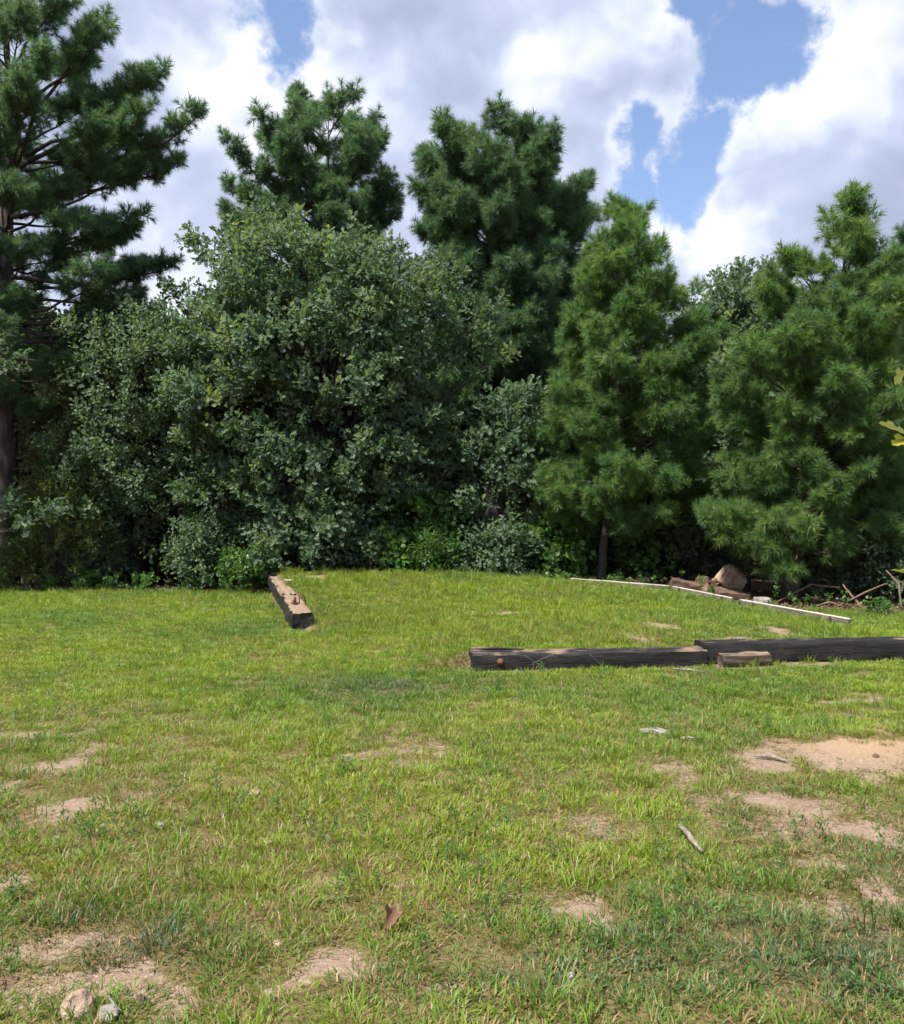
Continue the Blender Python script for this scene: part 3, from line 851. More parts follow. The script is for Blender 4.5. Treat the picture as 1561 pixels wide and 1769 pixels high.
# slim stems standing in the shade under the front row
stems = [(228, 1001, 21.5, .13), (243, 1001, 22.0, .11), (318, 1003, 20.6, .06), (272, 1000, 21.5, .03), (402, 995, 21.0, .09), (415, 998, 21.6, .10), (645, 990, 20.6, .05), (672, 992, 20.8, .07), (1532, 1040, 17.6, .055), (1404, 1030, 18.2, .06), (1290, 1020, 19.0, .05), (745, 992, 20.9, .05), (1180, 1015, 19.6, .06)]
lab = ['thick black stem left of the pair under the dark leafy tree', 'thick black stem right of the pair under the dark leafy tree', 'single black stem beside the pair, over the brown leaf litter', 'thin black sapling stem close beside the pair of trunks',
  'left one of two dark stems under the left half of the oak', 'right one of two dark stems under the left half of the oak', 'dark leaning stem under the middle of the oak', 'stouter dark stem under the middle of the oak',
  'slim upright stem near the right border above the brush', 'dark stem right of the leaning pine trunk', 'dark stem behind the pale boulder', 'dark stem behind the bright narrow leaved shrub', 'dark stem right of the bare stem of the young pine']
for i, (px, py, d, r0) in enumerate(stems):
    rd = random.Random(400 + i)
    x = (px - 780) / F * d
    root = thing('tree_stem', lab[i], 'tree trunk', (x, d, hz(x, d) - .05), 'stems in the shade of the wood')
    t = Tubes(); H = rd.uniform(4, 5.5); lean = Vector((rd.uniform(-.5, .5), rd.uniform(-.2, .4), H))
    path = bez(Vector((0, 0, -.1)), lean * .5 + Vector((rd.uniform(-.15, .15), 0, 0)), lean, 8, rd, .03)
    t.add(path, [r0 * (1.25 if j == 0 else 1 - .6 * j / 8) for j in range(9)], 8, rough=.05)
    t.obj('trunk', M['bark_oak'], root)
    b = Tubes(); cl = Cloud()
    for k in range(9):
        s = rd.uniform(.25, 1); j = min(int(s * 8), 7); p = path[j]
        dr = rand_dir(rd); dr.z = abs(dr.z) * .5; e = p + dr * rd.uniform(.5, 1.1)
        b.add([p, p.lerp(e, .5) + rand_dir(rd) * .05, e], [r0 * .22 + .004, r0 * .12 + .004, .004], 4, cap=False)
        for m_ in range(9): cl.add(e + rand_dir(rd) * rd.uniform(.05, .35), (dr + rand_dir(rd) * .7).normalized(), rd.uniform(.8, 1.2), 3, rd)
    b.obj('branches', M['bark_oak'], root)['kind'] = 'stuff'
    scatter_obj('leaves', cl.p, cl.r, cl.s, cl.i, SC['under'], M['under'], root)

# shrubs, vines and weeds along the wood edge
def shrub(px, py, d, wpx, hpx, label, seed, sct='under', mat='under', n=26, lr=.30, per=24, kvar=3, name='shrub', cat='shrub', scale=.9, stems=4, r0=.014, up=.35):
    w = wpx / 2
    sh = Shape(d, [(px, py - hpx), (px, py - hpx * .5), (px, py)], [(py - hpx, w * .3, w * .3), (py - hpx * .75, w * .8, w * .8), (py - hpx * .4, w, w), (py - hpx * .08, w * .85, w * .85)])
    NP.append(broadleaf(name, label, sh, r0, n, lr, per, seed, sct, M[mat], cat, scale, stems=stems, kvar=kvar, bark='bark_brown', up=up))
shrub(715, 1000, 19.6, 170, 140, 'mound of climbing vine with round leaves right of the middle stems', 501, 'vine', 'vine', 42, .34, 26, name='vine_thicket', cat='vine', scale=.85)
shrub(745, 992, 18.9, 90, 65, 'fresh green shrub with narrow leaves at the back edge of the mound', 502, 'narrow', 'vine', 16, .26, 20, kvar=2, scale=.8)
shrub(425, 1010, 18.6, 90, 48, 'low leafy weed clump beside the far end of the long timber', 503, 'vine', 'vine', 14, .2, 16, scale=.6, name='weed_clump')
shrub(850, 1000, 19.0, 110, 70, 'low dark bush behind the back edge of the mound, under the small oak', 504, 'under', 'under', 22, .3, 22)
shrub(950, 1005, 19.3, 130, 95, 'dark broad leaved bush left of the bare stem of the young pine', 505, 'vine', 'under', 26, .32, 22, scale=.85)
shrub(1110, 1015, 19.8, 150, 120, 'dark bush right of the bare stem of the young pine', 506, 'vine', 'under', 30, .36, 22, scale=.85)
shrub(1215, 1015, 19.6, 120, 130, 'dark bush behind the reddish soil bank', 507, 'under', 'under', 26, .36, 24)
shrub(600, 996, 19.7, 170, 110, 'dark bush under the middle of the broad oak', 508, 'under', 'under', 30, .34, 24)
shrub(490, 992, 20.0, 150, 110, 'dark bush behind the far end of the long timber', 509, 'under', 'under', 28, .34, 24)
shrub(360, 1000, 19.6, 110, 90, 'dark low bush left of the long timber', 510, 'under', 'under', 22, .32, 22)
shrub(165, 1003, 20.6, 90, 80, 'dark bush right of the cedar', 511, 'under', 'under', 28, .36, 22)
shrub(75, 1006, 21.4, 90, 90, 'dark bush at the foot of the tall pine trunk', 512, 'under', 'under', 24, .36, 22)
shrub(1480, 1040, 17.4, 130, 150, 'dark leafy bush behind the brush on the right', 513, 'under', 'under', 32, .34, 22)
shrub(1560, 1050, 16.6, 110, 150, 'dark bush cut off by the right border', 514, 'under', 'under', 26, .34, 22)
shrub(1400, 1035, 18.0, 120, 160, 'dark bush behind the leaning pine trunk', 515, 'under', 'under', 28, .34, 22)
shrub(1512, 1070, 14.6, 26, 24, 'small pale green seedling in the brush near the right border', 516, 'vine', 'vine', 5, .09, 5, scale=.42, stems=2, r0=.008, name='seedling', cat='plant')
shrub(655, 996, 19.2, 70, 70, 'thin straggling shrub with a few leaves under the oak', 517, 'vine', 'vine', 10, .22, 8, scale=.6, stems=5, r0=.012)
#shrub(290, 1000, 23.5, 160, 120, 'low bush deep behind the dark trunks', 518, 'under', 'under', 26, .4, 20)

# far mass of the wood: one continuous belt of leaves
rd = random.Random(9)
cl = Cloud()
for i in range(5200):
    x = rd.uniform(-30, 30); y = rd.uniform(30, 42); top = 6.0 + 1.8 * math.sin(x * .55) + 1.0 * math.sin(x * 1.7 + 1)
    z = rd.random() ** .8 * top
    cl.add((x, y, z - .05), (rand_dir(rd) + Vector((0, -.4, .5))).normalized(), rd.uniform(2.2, 3.6), 3, rd)
fw = scatter_obj('far_woods', cl.p, cl.r, cl.s, cl.i, SC['under'], M['under'])
tag(fw, 'continuous dark leaf mass of the wood far behind the front trees', 'woods', kind='stuff')
print('leaf clusters', sum(k for _, k in NP))

# low growth along the foot of the wood: seedlings and creepers nobody could count
rd = random.Random(12); cl = Cloud()
ux = rng.uniform(-13, 10.5, 1500); uy = wood_edge(ux) + np.abs(rng.normal(.1, .45, 1500)) + .05; uz = height(ux, uy)
for x, y, z in zip(ux, uy, uz):
    if math.sin(x * 2.1) + math.sin(x * 5.3 + 1) < -.5: continue
    if x > 4.0 and y < 17.9 and rd.random() < .88: continue
    if -6.8 < x < -4.6 and rd.random() < .7: continue
    cl.add((x, y, z + rd.random() ** 2 * .35), (rand_dir(rd) * .7 + Vector((0, -.2, 1))).normalized(), rd.uniform(.28, .55), 3, rd)
eg = scatter_obj('edge_undergrowth', cl.p, cl.r, cl.s, cl.i, SC['vine'], M['vine'])
tag(eg, 'low leafy creepers and seedlings along the foot of the trees', 'undergrowth', kind='stuff')

# ------------------------------------------------------------------ old timbers
def timber_mat(name, dirt, dirt_col=((0.14, 0.095, 0.062), (0.30, 0.22, 0.15)), dark=((0.006, 0.0055, 0.006), (0.024, 0.021, 0.021)), rough=.62):
    m, n, out = new_mat(name)
    co = n.n('ShaderNodeTexCoord').outputs['Object']
    v = n.vm('MULTIPLY', co, (0.9, 9.0, 9.0))
    g = n.noise(v, 2.4, 6, .7, .15)
    fine = n.noise(n.vm('MULTIPLY', co, (3.0, 40.0, 40.0)), 3.0, 3, .6)
    blot = n.noise(co, 3.4, 4, .6)
    col = n.mix(n.ss(g, .38, .70), dark[0], dark[1])
    col = n.mix(n.ss(blot, .52, .74, 0, .5), col, (0.055, 0.043, 0.035))
    col = n.mix(n.ss(fine, .58, .80, 0, .5), col, (0.085, 0.075, 0.068))
    nz = n.n('ShaderNodeSeparateXYZ'); n.put(nz.inputs[0], n.n('ShaderNodeNewGeometry').outputs['Normal'])
    topm = n.ss(nz.outputs[2], .45, .85)
    dd = n.mix(fine, dirt_col[0], dirt_col[1])
    sel = n.m('MULTIPLY', topm, n.ss(n.m('ADD', blot, n.m('MULTIPLY', n.m('SUBTRACT', g, .5), .7)), 0.98 - dirt, 1.26 - dirt))
    col = n.mix(sel, col, dd)
    principled(n, out, col, n.m('ADD', rough, n.m('MULTIPLY', sel, .3)), .35, bump(n, n.m('ADD', g, n.m('MULTIPLY', fine, .6)), .8, .016))
    return m
M['timber_black'] = timber_mat('creosote_timber', .46)
M['timber_streak'] = timber_mat('creosote_timber_sanded', .56)
M['timber_tan'] = timber_mat('weathered_timber_top', .95)
M['timber_brown'] = timber_mat('weathered_brown_wood', .60, dark=((0.035, 0.026, 0.020), (0.13, 0.095, 0.068)), rough=.85)
M['board_pale'] = timber_mat('pale_edging_board', .95, ((0.34, 0.30, 0.25), (0.58, 0.54, 0.47)), ((0.07, 0.06, 0.05), (0.2, 0.17, 0.14)), .9)

def timber_shape(L, w, h, seed, wear=.012, nL=60, cracks=6, end_split=0.0, lift=0.0):
    """a beam along +X from 0 to L, base at z 0, with worn edges, checks and ragged ends"""
    rd = random.Random(seed)
    per = []
    nw, nh = 7, 5
    c = .022
    for i in range(nw): per.append((-w / 2 + c + (w - 2 * c) * i / (nw - 1), 0.0))
    for i in range(nh): per.append((w / 2, c + (h - 2 * c) * i / (nh - 1)))
    for i in range(nw): per.append((w / 2 - c - (w - 2 * c) * i / (nw - 1), h))
    for i in range(nh): per.append((-w / 2, h - c - (h - 2 * c) * i / (nh - 1)))
    n = len(per)
    groove = {k: rd.uniform(.006, .022) for k in rd.sample(range(nw + nh, 2 * nw + nh), min(cracks, nw) // 2 + 1)}
    groove.update({k: rd.uniform(.004, .012) for k in rd.sample(range(2 * nw + nh, n), 2)})
    v = []; f = []
    for i in range(nL + 1):
        x = L * i / nL
        for k, (y, z) in enumerate(per):
            q = Vector((x * 2.2 + seed * 3.1, y * 9, z * 9))
            dn = mnoise.noise(q) * wear + mnoise.noise(q * 3.1) * wear * .6
            cy, cz = y / (w / 2), (z - h / 2) / (h / 2)
            edge = max(0.0, abs(cy) + abs(cz) - 1.55) * 1.6
            dn -= edge * abs(mnoise.noise(Vector((x * 3.4, seed + (y > 0) * 5, (z > h / 2) * 7)))) * wear * 2.4
            if k in groove: dn -= groove[k] * (.5 + .8 * abs(mnoise.noise(Vector((x * 1.3, k, seed)))))
            yy = y + cy * dn * (abs(cy) > .9); zz = z + cz * dn * (abs(cz) > .9)
            if k in groove and abs(cz) > .9: zz = z - abs(dn)
            xx = x + (mnoise.noise(Vector((y * 14, z * 14, seed + i))) * .014 if i in (0, nL) else 0)
            if lift and y > 0 and z > h * .5: zz += lift * max(0, 1 - x / (L * .22)) * (y / (w / 2))
            v.append((xx, yy, zz))
    for i in range(nL):
        for k in range(n):
            k2 = (k + 1) % n
            f.append((i * n + k, (i + 1) * n + k, (i + 1) * n + k2, i * n + k2))
    # ends: sunk centre gives the ragged end grain
    for e, x in ((0, 0.0), (nL, L)):
        b = len(v)
        sgn = 1 if e == 0 else -1
        for k in range(n):
            p = v[e * n + k]
            v.append((p[0] + sgn * rd.uniform(.002, .02), p[1] * .62, h / 2 + (p[2] - h / 2) * .62))
        v.append((x + sgn * .012, 0, h / 2))
        for k in range(n):
            k2 = (k + 1) % n
            a = (e * n + k, e * n + k2, b + k2, b + k); t = (b + k, b + k2, b + n)
            f.append(a if e == 0 else a[::-1]); f.append(t if e == 0 else t[::-1])
    return v, f

FOOT = []        # footprints kept free of grass
def timber(name, label, p0, p1, w, h, mat, seed, z0, z1, **kw):
    """beam whose centre line runs from p0 to p1 on the plan, base heights z0, z1"""
    a = Vector((p0[0], p0[1], z0)); b = Vector((p1[0], p1[1], z1)); L = (b - a).length
    root = thing(name, label, 'timber', a, 'old timbers around the mound')
    dv = (b - a).normalized()
    q = dv.to_track_quat('X', 'Z')
    root.rotation_mode = 'QUATERNION'; root.rotation_quaternion = q
    v, f = timber_shape(L, w, h, seed, **kw)
    o = mobj('beam', v, f, mat, root, True)
    try: o.data.set_sharp_from_angle(angle=R(38))
    except Exception: pass
    FOOT.append((a.x, a.y, dv.x, dv.y, L, w))
    return root, L
# front pair on the right
t1, L1 = timber('railroad_tie', 'black tarred timber with a rusty bolt, left one of the front pair', (.20, 9.04), (2.80, 9.40), .27, .215, M['timber_streak'], 3, -.025, -.03, lift=.035)
t2, L2 = timber('railroad_tie', 'black tarred timber running out at the right border, higher one of the front pair', (2.79, 9.46), (5.75, 9.88), .29, .235, M['timber_black'], 5, .012, .0, cracks=8)
t3, L3 = timber('timber_offcut', 'short brown weathered timber offcut leaning on the front pair', (2.94, 9.20), (3.50, 9.275), .11, .135, M['timber_brown'], 8, .01, .02, wear=.02, nL=18)
# long pair on the left, back one behind the mound
t4, L4 = timber('railroad_tie', 'near timber of the long left row, tan sandy top and black end', (-2.20, 12.32), (-2.80, 14.55), .30, .29, M['timber_tan'], 11, -.03, .035, wear=.032, cracks=8)
t5, L5 = timber('railroad_tie', 'far timber of the long left row, tan top with crumbling left side', (-2.81, 14.60), (-3.82, 18.15), .29, .28, M['timber_tan'], 13, .045, .13, wear=.035, cracks=8)
t6, L6 = timber('railroad_tie', 'dark timber lying across the far left corner of the mound', (-4.05, 18.42), (-2.35, 18.52), .24, .25, M['timber_brown'], 17, .22, .235)

def rust_mat():
    m, n, out = new_mat('rusty_iron')
    co = n.n('ShaderNodeTexCoord').outputs['Object']
    a = n.noise(co, 60, 4, .6)
    principled(n, out, n.mix(a, (0.05, 0.022, 0.014), (0.23, 0.10, 0.05)), .8, .4, bump(n, a, .6, .004))
    return m
M['rust'] = rust_mat()
# rusty bolt with washer on the face of the left front timber
t = Tubes()
t.add([(0, 0, 0), (0, -.012, 0)], [.036, .036], 14); b_ = t.obj('washer', M['rust'], t1)
b_.location = (.30, -.135, .125)
t = Tubes(); t.add([(0, 0, 0), (0, -.035, 0), (0, -.036, 0)], [.017, .017, .012], 6)
nut = t.obj('bolt_head', M['rust'], b_); nut.location = (0, -.013, 0)
# raised split of wood at its left end
t = Tubes()
t.add([(.02, .09, .232), (.30, .10, .238), (.62, .105, .216)], [.022, .016, .004], 5)
t.obj('splinter', M['timber_brown'], t1)
t = Tubes()
t.add([(.05, .02, .214), (.42, .03, .214), (.75, .05, .205)], [.010, .012, .003], 4)
t.obj('splinter', M['timber_black'], t1)
# bent iron rod and plate on the long left timber
t = Tubes()
path = [(1.10, -.05, .27), (1.10, -.05, .37), (1.12, -.065, .42), (1.14, -.10, .425), (1.15, -.13, .39), (1.15, -.15, .30), (1.16, -.16, .27)]
t.add(path, [.010] * 7, 7); t.obj('bent_rod', M['rust'], t4)
pl = mobj('iron_plate', *timber_shape(.13, .12, .03, 23, wear=.006, nL=4, cracks=2), M['rust'], t4, True)
pl.location = (1.02, .02, .28)
t = Tubes(); t.add([(0, 0, 0), (0, 0, .09), (0, 0, .1)], [.028, .022, .012], 8); o = t.obj('bolt_head', M['rust'], pl); o.location = (.06, 0, .02)

# ------------------------------------------------------------------ edging boards down the right side of the mound
ed = [((2.35, 18.38), (4.34, 16.66), 'pale edging board at the back right of the mound, below the bare pine stem'),
      ((4.36, 16.62), (4.93, 14.72), 'pale edging board in the middle of the right side of the mound'),
      ((4.97, 14.50), (5.82, 12.28), 'pale edging board at the near end of the right side of the mound')]
for i, (a, b, lb) in enumerate(ed):
    za, zb = hz(a[0] - .12, a[1]), hz(b[0] - .12, b[1])
    w_, h_ = .055, .14
    root = thing('edging_board', lb, 'edging board', (a[0], a[1], za - .03), 'edging boards of the mound')
    dv = Vector((b[0] - a[0], b[1] - a[1], zb - za))
    root.rotation_mode = 'QUATERNION'; root.rotation_quaternion = dv.normalized().to_track_quat('X', 'Z')
    v, f = timber_shape(dv.length, w_, h_, 30 + i, wear=.006, nL=30, cracks=2)
    o = mobj('board', v, f, M['board_pale'], root, True)
    FOOT.append((a[0], a[1], dv.normalized().x, dv.normalized().y, dv.length, .16))
    # pegs that hold the board
    for s_ in (.15, .85):
        pv, pf = timber_shape(.16, .035, .035, 40 + i, wear=.003, nL=3, cracks=1)
        p = mobj('peg', pv, pf, M['timber_brown'], root, True)
        p.rotation_euler = (0, R(90), 0); p.location = (dv.length * s_, -.048, .13)

# ------------------------------------------------------------------ stones
def stone_mat(name, c1, c2):
    m, n, out = new_mat(name)
    co = n.n('ShaderNodeTexCoord').outputs['Object']
    a = n.noise(co, 5, 5, .6); b = n.noise(co, 34, 4, .65)
    col = n.mix(n.ss(a, .35, .65), c1, c2)
    col = n.mix(n.ss(b, .55, .75, 0, .6), col, tuple(x * .45 for x in c1))
    principled(n, out, col, .92, .2, bump(n, n.m('ADD', a, n.m('MULTIPLY', b, .5)), .9, .03))
    return m
M['stone_tan'] = stone_mat('tan_sandstone', (0.22, 0.15, 0.105), (0.40, 0.30, 0.215))
M['stone_grey'] = stone_mat('grey_stone', (0.17, 0.155, 0.14), (0.34, 0.315, 0.285))
M['stone_red'] = stone_mat('reddish_stone', (0.085, 0.052, 0.040), (0.17, 0.105, 0.08))
def stone(name, label, px, py, w, d, h, mat, seed, cat='stone', group=None, yaw=0, sink=.25, z=None, pos=None, tilt=(0, 0), blocky=False):
    rd = random.Random(seed)
    bm = bmesh.new()
    for i in range(16):
        if i < 8 and blocky: q = Vector(((i & 1) * 2 - 1, (i >> 1 & 1) * 2 - 1, (i >> 2 & 1) * 2 - 1)) * rd.uniform(.72, 1.0); k = 1
        else: q = rand_dir(rd); k = rd.uniform(.8, 1.0) / max(abs(q.x), abs(q.y), abs(q.z)) ** .75
        bm.verts.new((q.x * k * w / 2, q.y * k * d / 2, q.z * k * h / 2))
    r = bmesh.ops.convex_hull(bm, input=bm.verts[:])
    bmesh.ops.delete(bm, geom=list({g_ for g_ in r['geom_interior'] + r['geom_unused'] if isinstance(g_, bmesh.types.BMVert)}), context='VERTS')
    bmesh.ops.bevel(bm, geom=bm.edges[:], offset=min(w, d, h) * .06, segments=1, affect='EDGES')
    bmesh.ops.subdivide_edges(bm, edges=bm.edges[:], cuts=1, use_grid_fill=True)
    s = max(w, d, h)
    for vv in bm.verts:
        nn = mnoise.noise(vv.co / s * 5 + Vector((seed, 0, 0)))
        vv.co *= 1 + .07 * nn
    me = bpy.data.meshes.new(name); bm.to_mesh(me); bm.free()
    me.materials.append(mat)
    o = link(bpy.data.objects.new(name, me))
    g_ = pos or G(px, py)
    o.location = (g_.x if pos is None else pos[0], g_.y if pos is None else pos[1], (hz(g_[0], g_[1]) if z is None else z) + h * (.5 - sink))
    o.rotation_euler = (tilt[0], tilt[1], yaw)
    return tag(o, label, cat, group)
B = lambda px, d: ((px - 780) / F * d, d)
stone('boulder', 'pale angular boulder tilted on the soil bank under the leaning pine', 0, 0, .62, .45, .5, M['stone_tan'], 3, 'boulder', pos=B(1262, 17.3), tilt=(.25, .62), yaw=.2, sink=.15, z=.22, blocky=True)
stone('boulder', 'low grey flat topped boulder right of the angular one', 0, 0, .30, .30, .17, M['stone_grey'], 4, 'boulder', pos=B(1317, 16.0), sink=.12, blocky=True)
stone('boulder', 'small dark block of stone on the soil bank left of the angular boulder', 0, 0, .26, .24, .24, M['stone_red'], 5, 'boulder', pos=B(1211, 17.4), z=.27, sink=.2, blocky=True)
stone('flat_stone', 'reddish brown slab lying on the bank below the angular boulder', 0, 0, .95, .5, .22, M['stone_red'], 6, 'stone', pos=B(1250, 16.75), yaw=.2, tilt=(.15, .12), sink=.3, blocky=True)
stone('flat_stone', 'long low brown slab at the left end of the soil bank', 0, 0, .9, .45, .18, M['stone_red'], 7, 'stone', pos=B(1190, 17.3), yaw=-.2, tilt=(.1, .2), sink=.35, blocky=True)
stone('stone', 'largest tan stone in the grass at the lower left corner', 132, 1752, .125, .10, .10, M['stone_tan'], 8, yaw=.4, sink=.3)
stone('stone', 'pale stone right of the largest one at the lower left corner', 186, 1765, .075, .06, .065, M['stone_grey'], 9, sink=.3)
stone('stone', 'small reddish stone on the bare soil right of the pale stone', 241, 1731, .034, .03, .03, M['stone_red'], 10, sink=.3)
stone('stone', 'flat reddish stone at the left border near the bottom', 16, 1698, .075, .05, .035, M['stone_red'], 11, sink=.4)
stone('stone', 'rounded tan pebble in the lawn left of the middle', 440, 1373, .075, .06, .045, M['stone_tan'], 12, sink=.3)
stone('stone', 'small grey white stone in the grass below the left bare patch', 279, 1430, .055, .045, .04, M['stone_grey'], 13, sink=.25)
stone('stone', 'flat tan stone beside the small grey white one', 181, 1428, .06, .05, .03, M['stone_tan'], 14, sink=.35)
stone('stone', 'pale flat stone in the grass below the front timbers', 1132, 1266, .25, .12, .05, M['stone_grey'], 15, sink=.25)
stone('stone', 'thin pale stone just right of the pale flat one', 1190, 1277, .13, .06, .03, M['stone_grey'], 16, sink=.25)
stone('stone', 'orange tan stone in the grass above the lower bare patch', 478, 1634, .06, .05, .03, M['stone_tan'], 17, sink=.3)
stone('stone', 'dark clod on the sand heap at the right', 1512, 1307, .05, .04, .035, M['stone_red'], 18, sink=.3)
stone('stone', 'dark grey pebble in the bare strip at the bottom', 986, 1690, .036, .03, .028, M['stone_grey'], 19, sink=.3)
stone('stone', 'tiny pale stone on the worn soil near the right border', 1498, 1358, .03, .03, .02, M['stone_grey'], 20, sink=.3)

# ------------------------------------------------------------------ sticks, dead leaf, scraps
def stick(name, label, pts, r, mat, cat='stick', group=None, n=6):
    pts = [Vector(p) for p in pts]; o0 = pts[0].copy()
    t = Tubes()
    fine = []
    rd = random.Random(len(label))
    for i in range(len(pts) - 1):
        for k in range(4): fine.append(pts[i].lerp(pts[i + 1], k / 4) - o0 + rand_dir(rd) * r * .35)
    fine.append(pts[-1] - o0)
    m_ = len(fine) - 1
    t.add(fine, [r * (.55 + .9 * math.sin(math.pi * (.12 + .76 * i / m_))) * .8 for i in range(m_ + 1)], n, rough=.18)
    o = t.obj(name, mat); o.location = o0
    return tag(o, label, cat, group)
g = lambda x, y, z=.02: G(x, y) + Vector((0, 0, z))
stick('stick', 'short barked stick lying in the grass right of the middle', [g(1172, 1443, .055), g(1190, 1462, .045), g(1212, 1480, .025)], .012, M['bark_grey'])
stick('stick', 'long grey stick on the bare patch beside the sand heap', [g(1302, 1311, .02), g(1335, 1314, .025), g(1362, 1320, .015)], .012, M['bark_grey'])
stick('stick', 'pale thin stick lying below the joint of the front timbers', [g(1160, 1160, .03), g(1190, 1162, .03), g(1215, 1164, .02)], .011, M['bark_grey'])
stick('stick', 'thin pale straw standing in the bare soil at the lower left', [g(246, 1745, .0), g(245, 1738, .05)], .002, M['board_pale'])
for i, (a, b) in enumerate([((912, 1150, .04), (955, 1130, .20)), ((905, 1132, .19), (945, 1160, .03)), ((1018, 1130, .20), (1046, 1158, .03))]):
    p = at(a[0], a[1], 8.86 + i * .02); q_ = at(b[0], b[1], 8.84 + i * .03)
    stick('straw', ['dry straw rising to the right across the left front timber', 'dry straw falling to the right across the left front timber', 'dry straw hanging over the middle of the left front timber'][i], [p, p.lerp(q_, .5) + Vector((0, -.01, .01)), q_], .0014, M['board_pale'], 'straw', 'straws on the left front timber', 4)
# scraps near the far left corner
stone('pale_scrap', 'whitish scrap lying in the grass near the far left corner', 0, 0, .26, .12, .03, M['stone_grey'], 22, 'scrap', pos=(-3.22, 16.4), sink=.0, z=hz(-3.22, 16.4) + .07)
stick('stick', 'pale twig leaning in the grass near the whitish scrap', [Vector((-2.62, 16.2, hz(-2.6, 16.2) + .02)), Vector((-2.5, 16.3, hz(-2.5, 16.3) + .10)), Vector((-2.44, 16.35, hz(-2.44, 16.3) + .18))], .008, M['bark_grey'])
stone('dark_clod', 'small black clod in the lawn left of the middle', 512, 1192, .05, .05, .05, M['timber_black'], 24, 'clod', sink=.0)

# curled dead leaf standing in the grass
def dead_leaf_mat():
    m, n, out = new_mat('dead_leaf')
    a = n.noise(n.n('ShaderNodeTexCoord').outputs['Object'], 40, 4, .6)
    principled(n, out, n.mix(a, (0.10, 0.055, 0.035), (0.24, 0.14, 0.095)), .7, .3, bump(n, a, .4, .003))
    return m
M['dead_leaf'] = dead_leaf_mat()
def curled(name, label, pos, L, W, curl, yaw, tilt):
    v = []; f = []
    nu, nv = 10, 7
    for i in range(nu + 1):
        s = i / nu; wd = W * (.35 + .75 * s) * (1 + .10 * math.sin(s * 19))
        for j in range(nv):
            c_ = (j / (nv - 1) - .5) * 2; an = c_ * curl * (.6 + .5 * s)
            v.append((math.sin(an) * wd / max(curl, .3), (1 - math.cos(an)) * wd / max(curl, .3) + .15 * L * s * s, s * L * (1 + .16 * math.sin(j * 2.3 + 1) * s)))
    for i in range(nu):
        for j in range(nv - 1): f.append((i * nv + j, i * nv + j + 1, (i + 1) * nv + j + 1, (i + 1) * nv + j))
    nn = len(v)
    o = mobj(name, v, f, M['dead_leaf'], None, True)
    md = o.modifiers.new('thick', 'SOLIDIFY'); md.thickness = .0012
    o.location = pos; o.rotation_euler = (tilt[0], tilt[1], yaw)
    return tag(o, label, 'dead leaf')
p = G(668, 1612)
curled('dead_leaf', 'curled brown dead leaf standing upright in the grass near the bottom', p + Vector((0, 0, .012)), .095, .046, 1.15, R(165), (R(12), R(-20)))

# dead branches of the brush at the right edge of the wood
dead = [((1340, 1040, 15.8), (1400, 1010, 16.2), (1450, 1015, 16.0), 'arched dead branch left in the brush beside the leaning pine'),
        ((1440, 1050, 15.0), (1480, 1030, 15.3), (1530, 1008, 15.2), 'dead branch rising to the right through the brush'),
        ((1455, 1010, 15.6), (1475, 1035, 15.3), (1500, 1062, 14.8), 'greenish dead branch falling to the right in the brush'),
        ((1530, 985, 15.4), (1552, 1010, 15.2), (1556, 1050, 15.0), 'dead stem standing at the right border of the brush'),
        ((1390, 1055, 15.2), (1430, 1040, 15.4), (1470, 1052, 15.1), 'low dead branch on the litter in the middle of the brush'),
        ((560, 1, 0), None, None, None)]
for i, (a, b, c, lb) in enumerate(dead):
    if lb: stick('dead_branch', lb, [at(*a), at(*b), at(*c)], .018, M['bark_brown'], 'dead branch', 'dead branches in the brush', 6)
for i, (a, b, c, lb) in enumerate([((700, 1000, 19.3), (722, 955, 19.2), (718, 890, 19.3), 'bare vine stem climbing at the left of the vine mound'),
        ((668, 1000, 19.2), (655, 940, 19.1), (648, 900, 19.3), 'bare twisted stem under the oak left of the vine mound'),
        ((860, 975, 18.8), (838, 958, 18.8), (812, 938, 18.9), 'bare twig reaching left from the low dark bush'),
        ((640, 985, 19.0), (663, 965, 19.0), (660, 935, 19.1), 'thin bare twig crossing the twisted stem')]):
    stick('bare_stem', lb, [at(*a), at(*b), at(*c)], .016, M['bark_brown'], 'stem', 'bare stems at the wood edge', 5)
for i, (a, b, c, lb) in enumerate([((165, 1003, 19.9), (230, 1002, 20.0), (262, 1006, 20.1), 'fallen dark log on the litter below the pair of black stems'),
        ((60, 1000, 20.3), (110, 1003, 20.0), (150, 1001, 20.2), 'fallen branch on the litter right of the tall pine trunk')]):
    pts = [Vector((at(*q_).x, q_[2], hz(at(*q_).x, q_[2]) + .06)) for q_ in (a, b, c)]
    stick('fallen_branch', lb, pts, .045, M['bark_oak'], 'fallen branch', 'fallen branches on the litter')

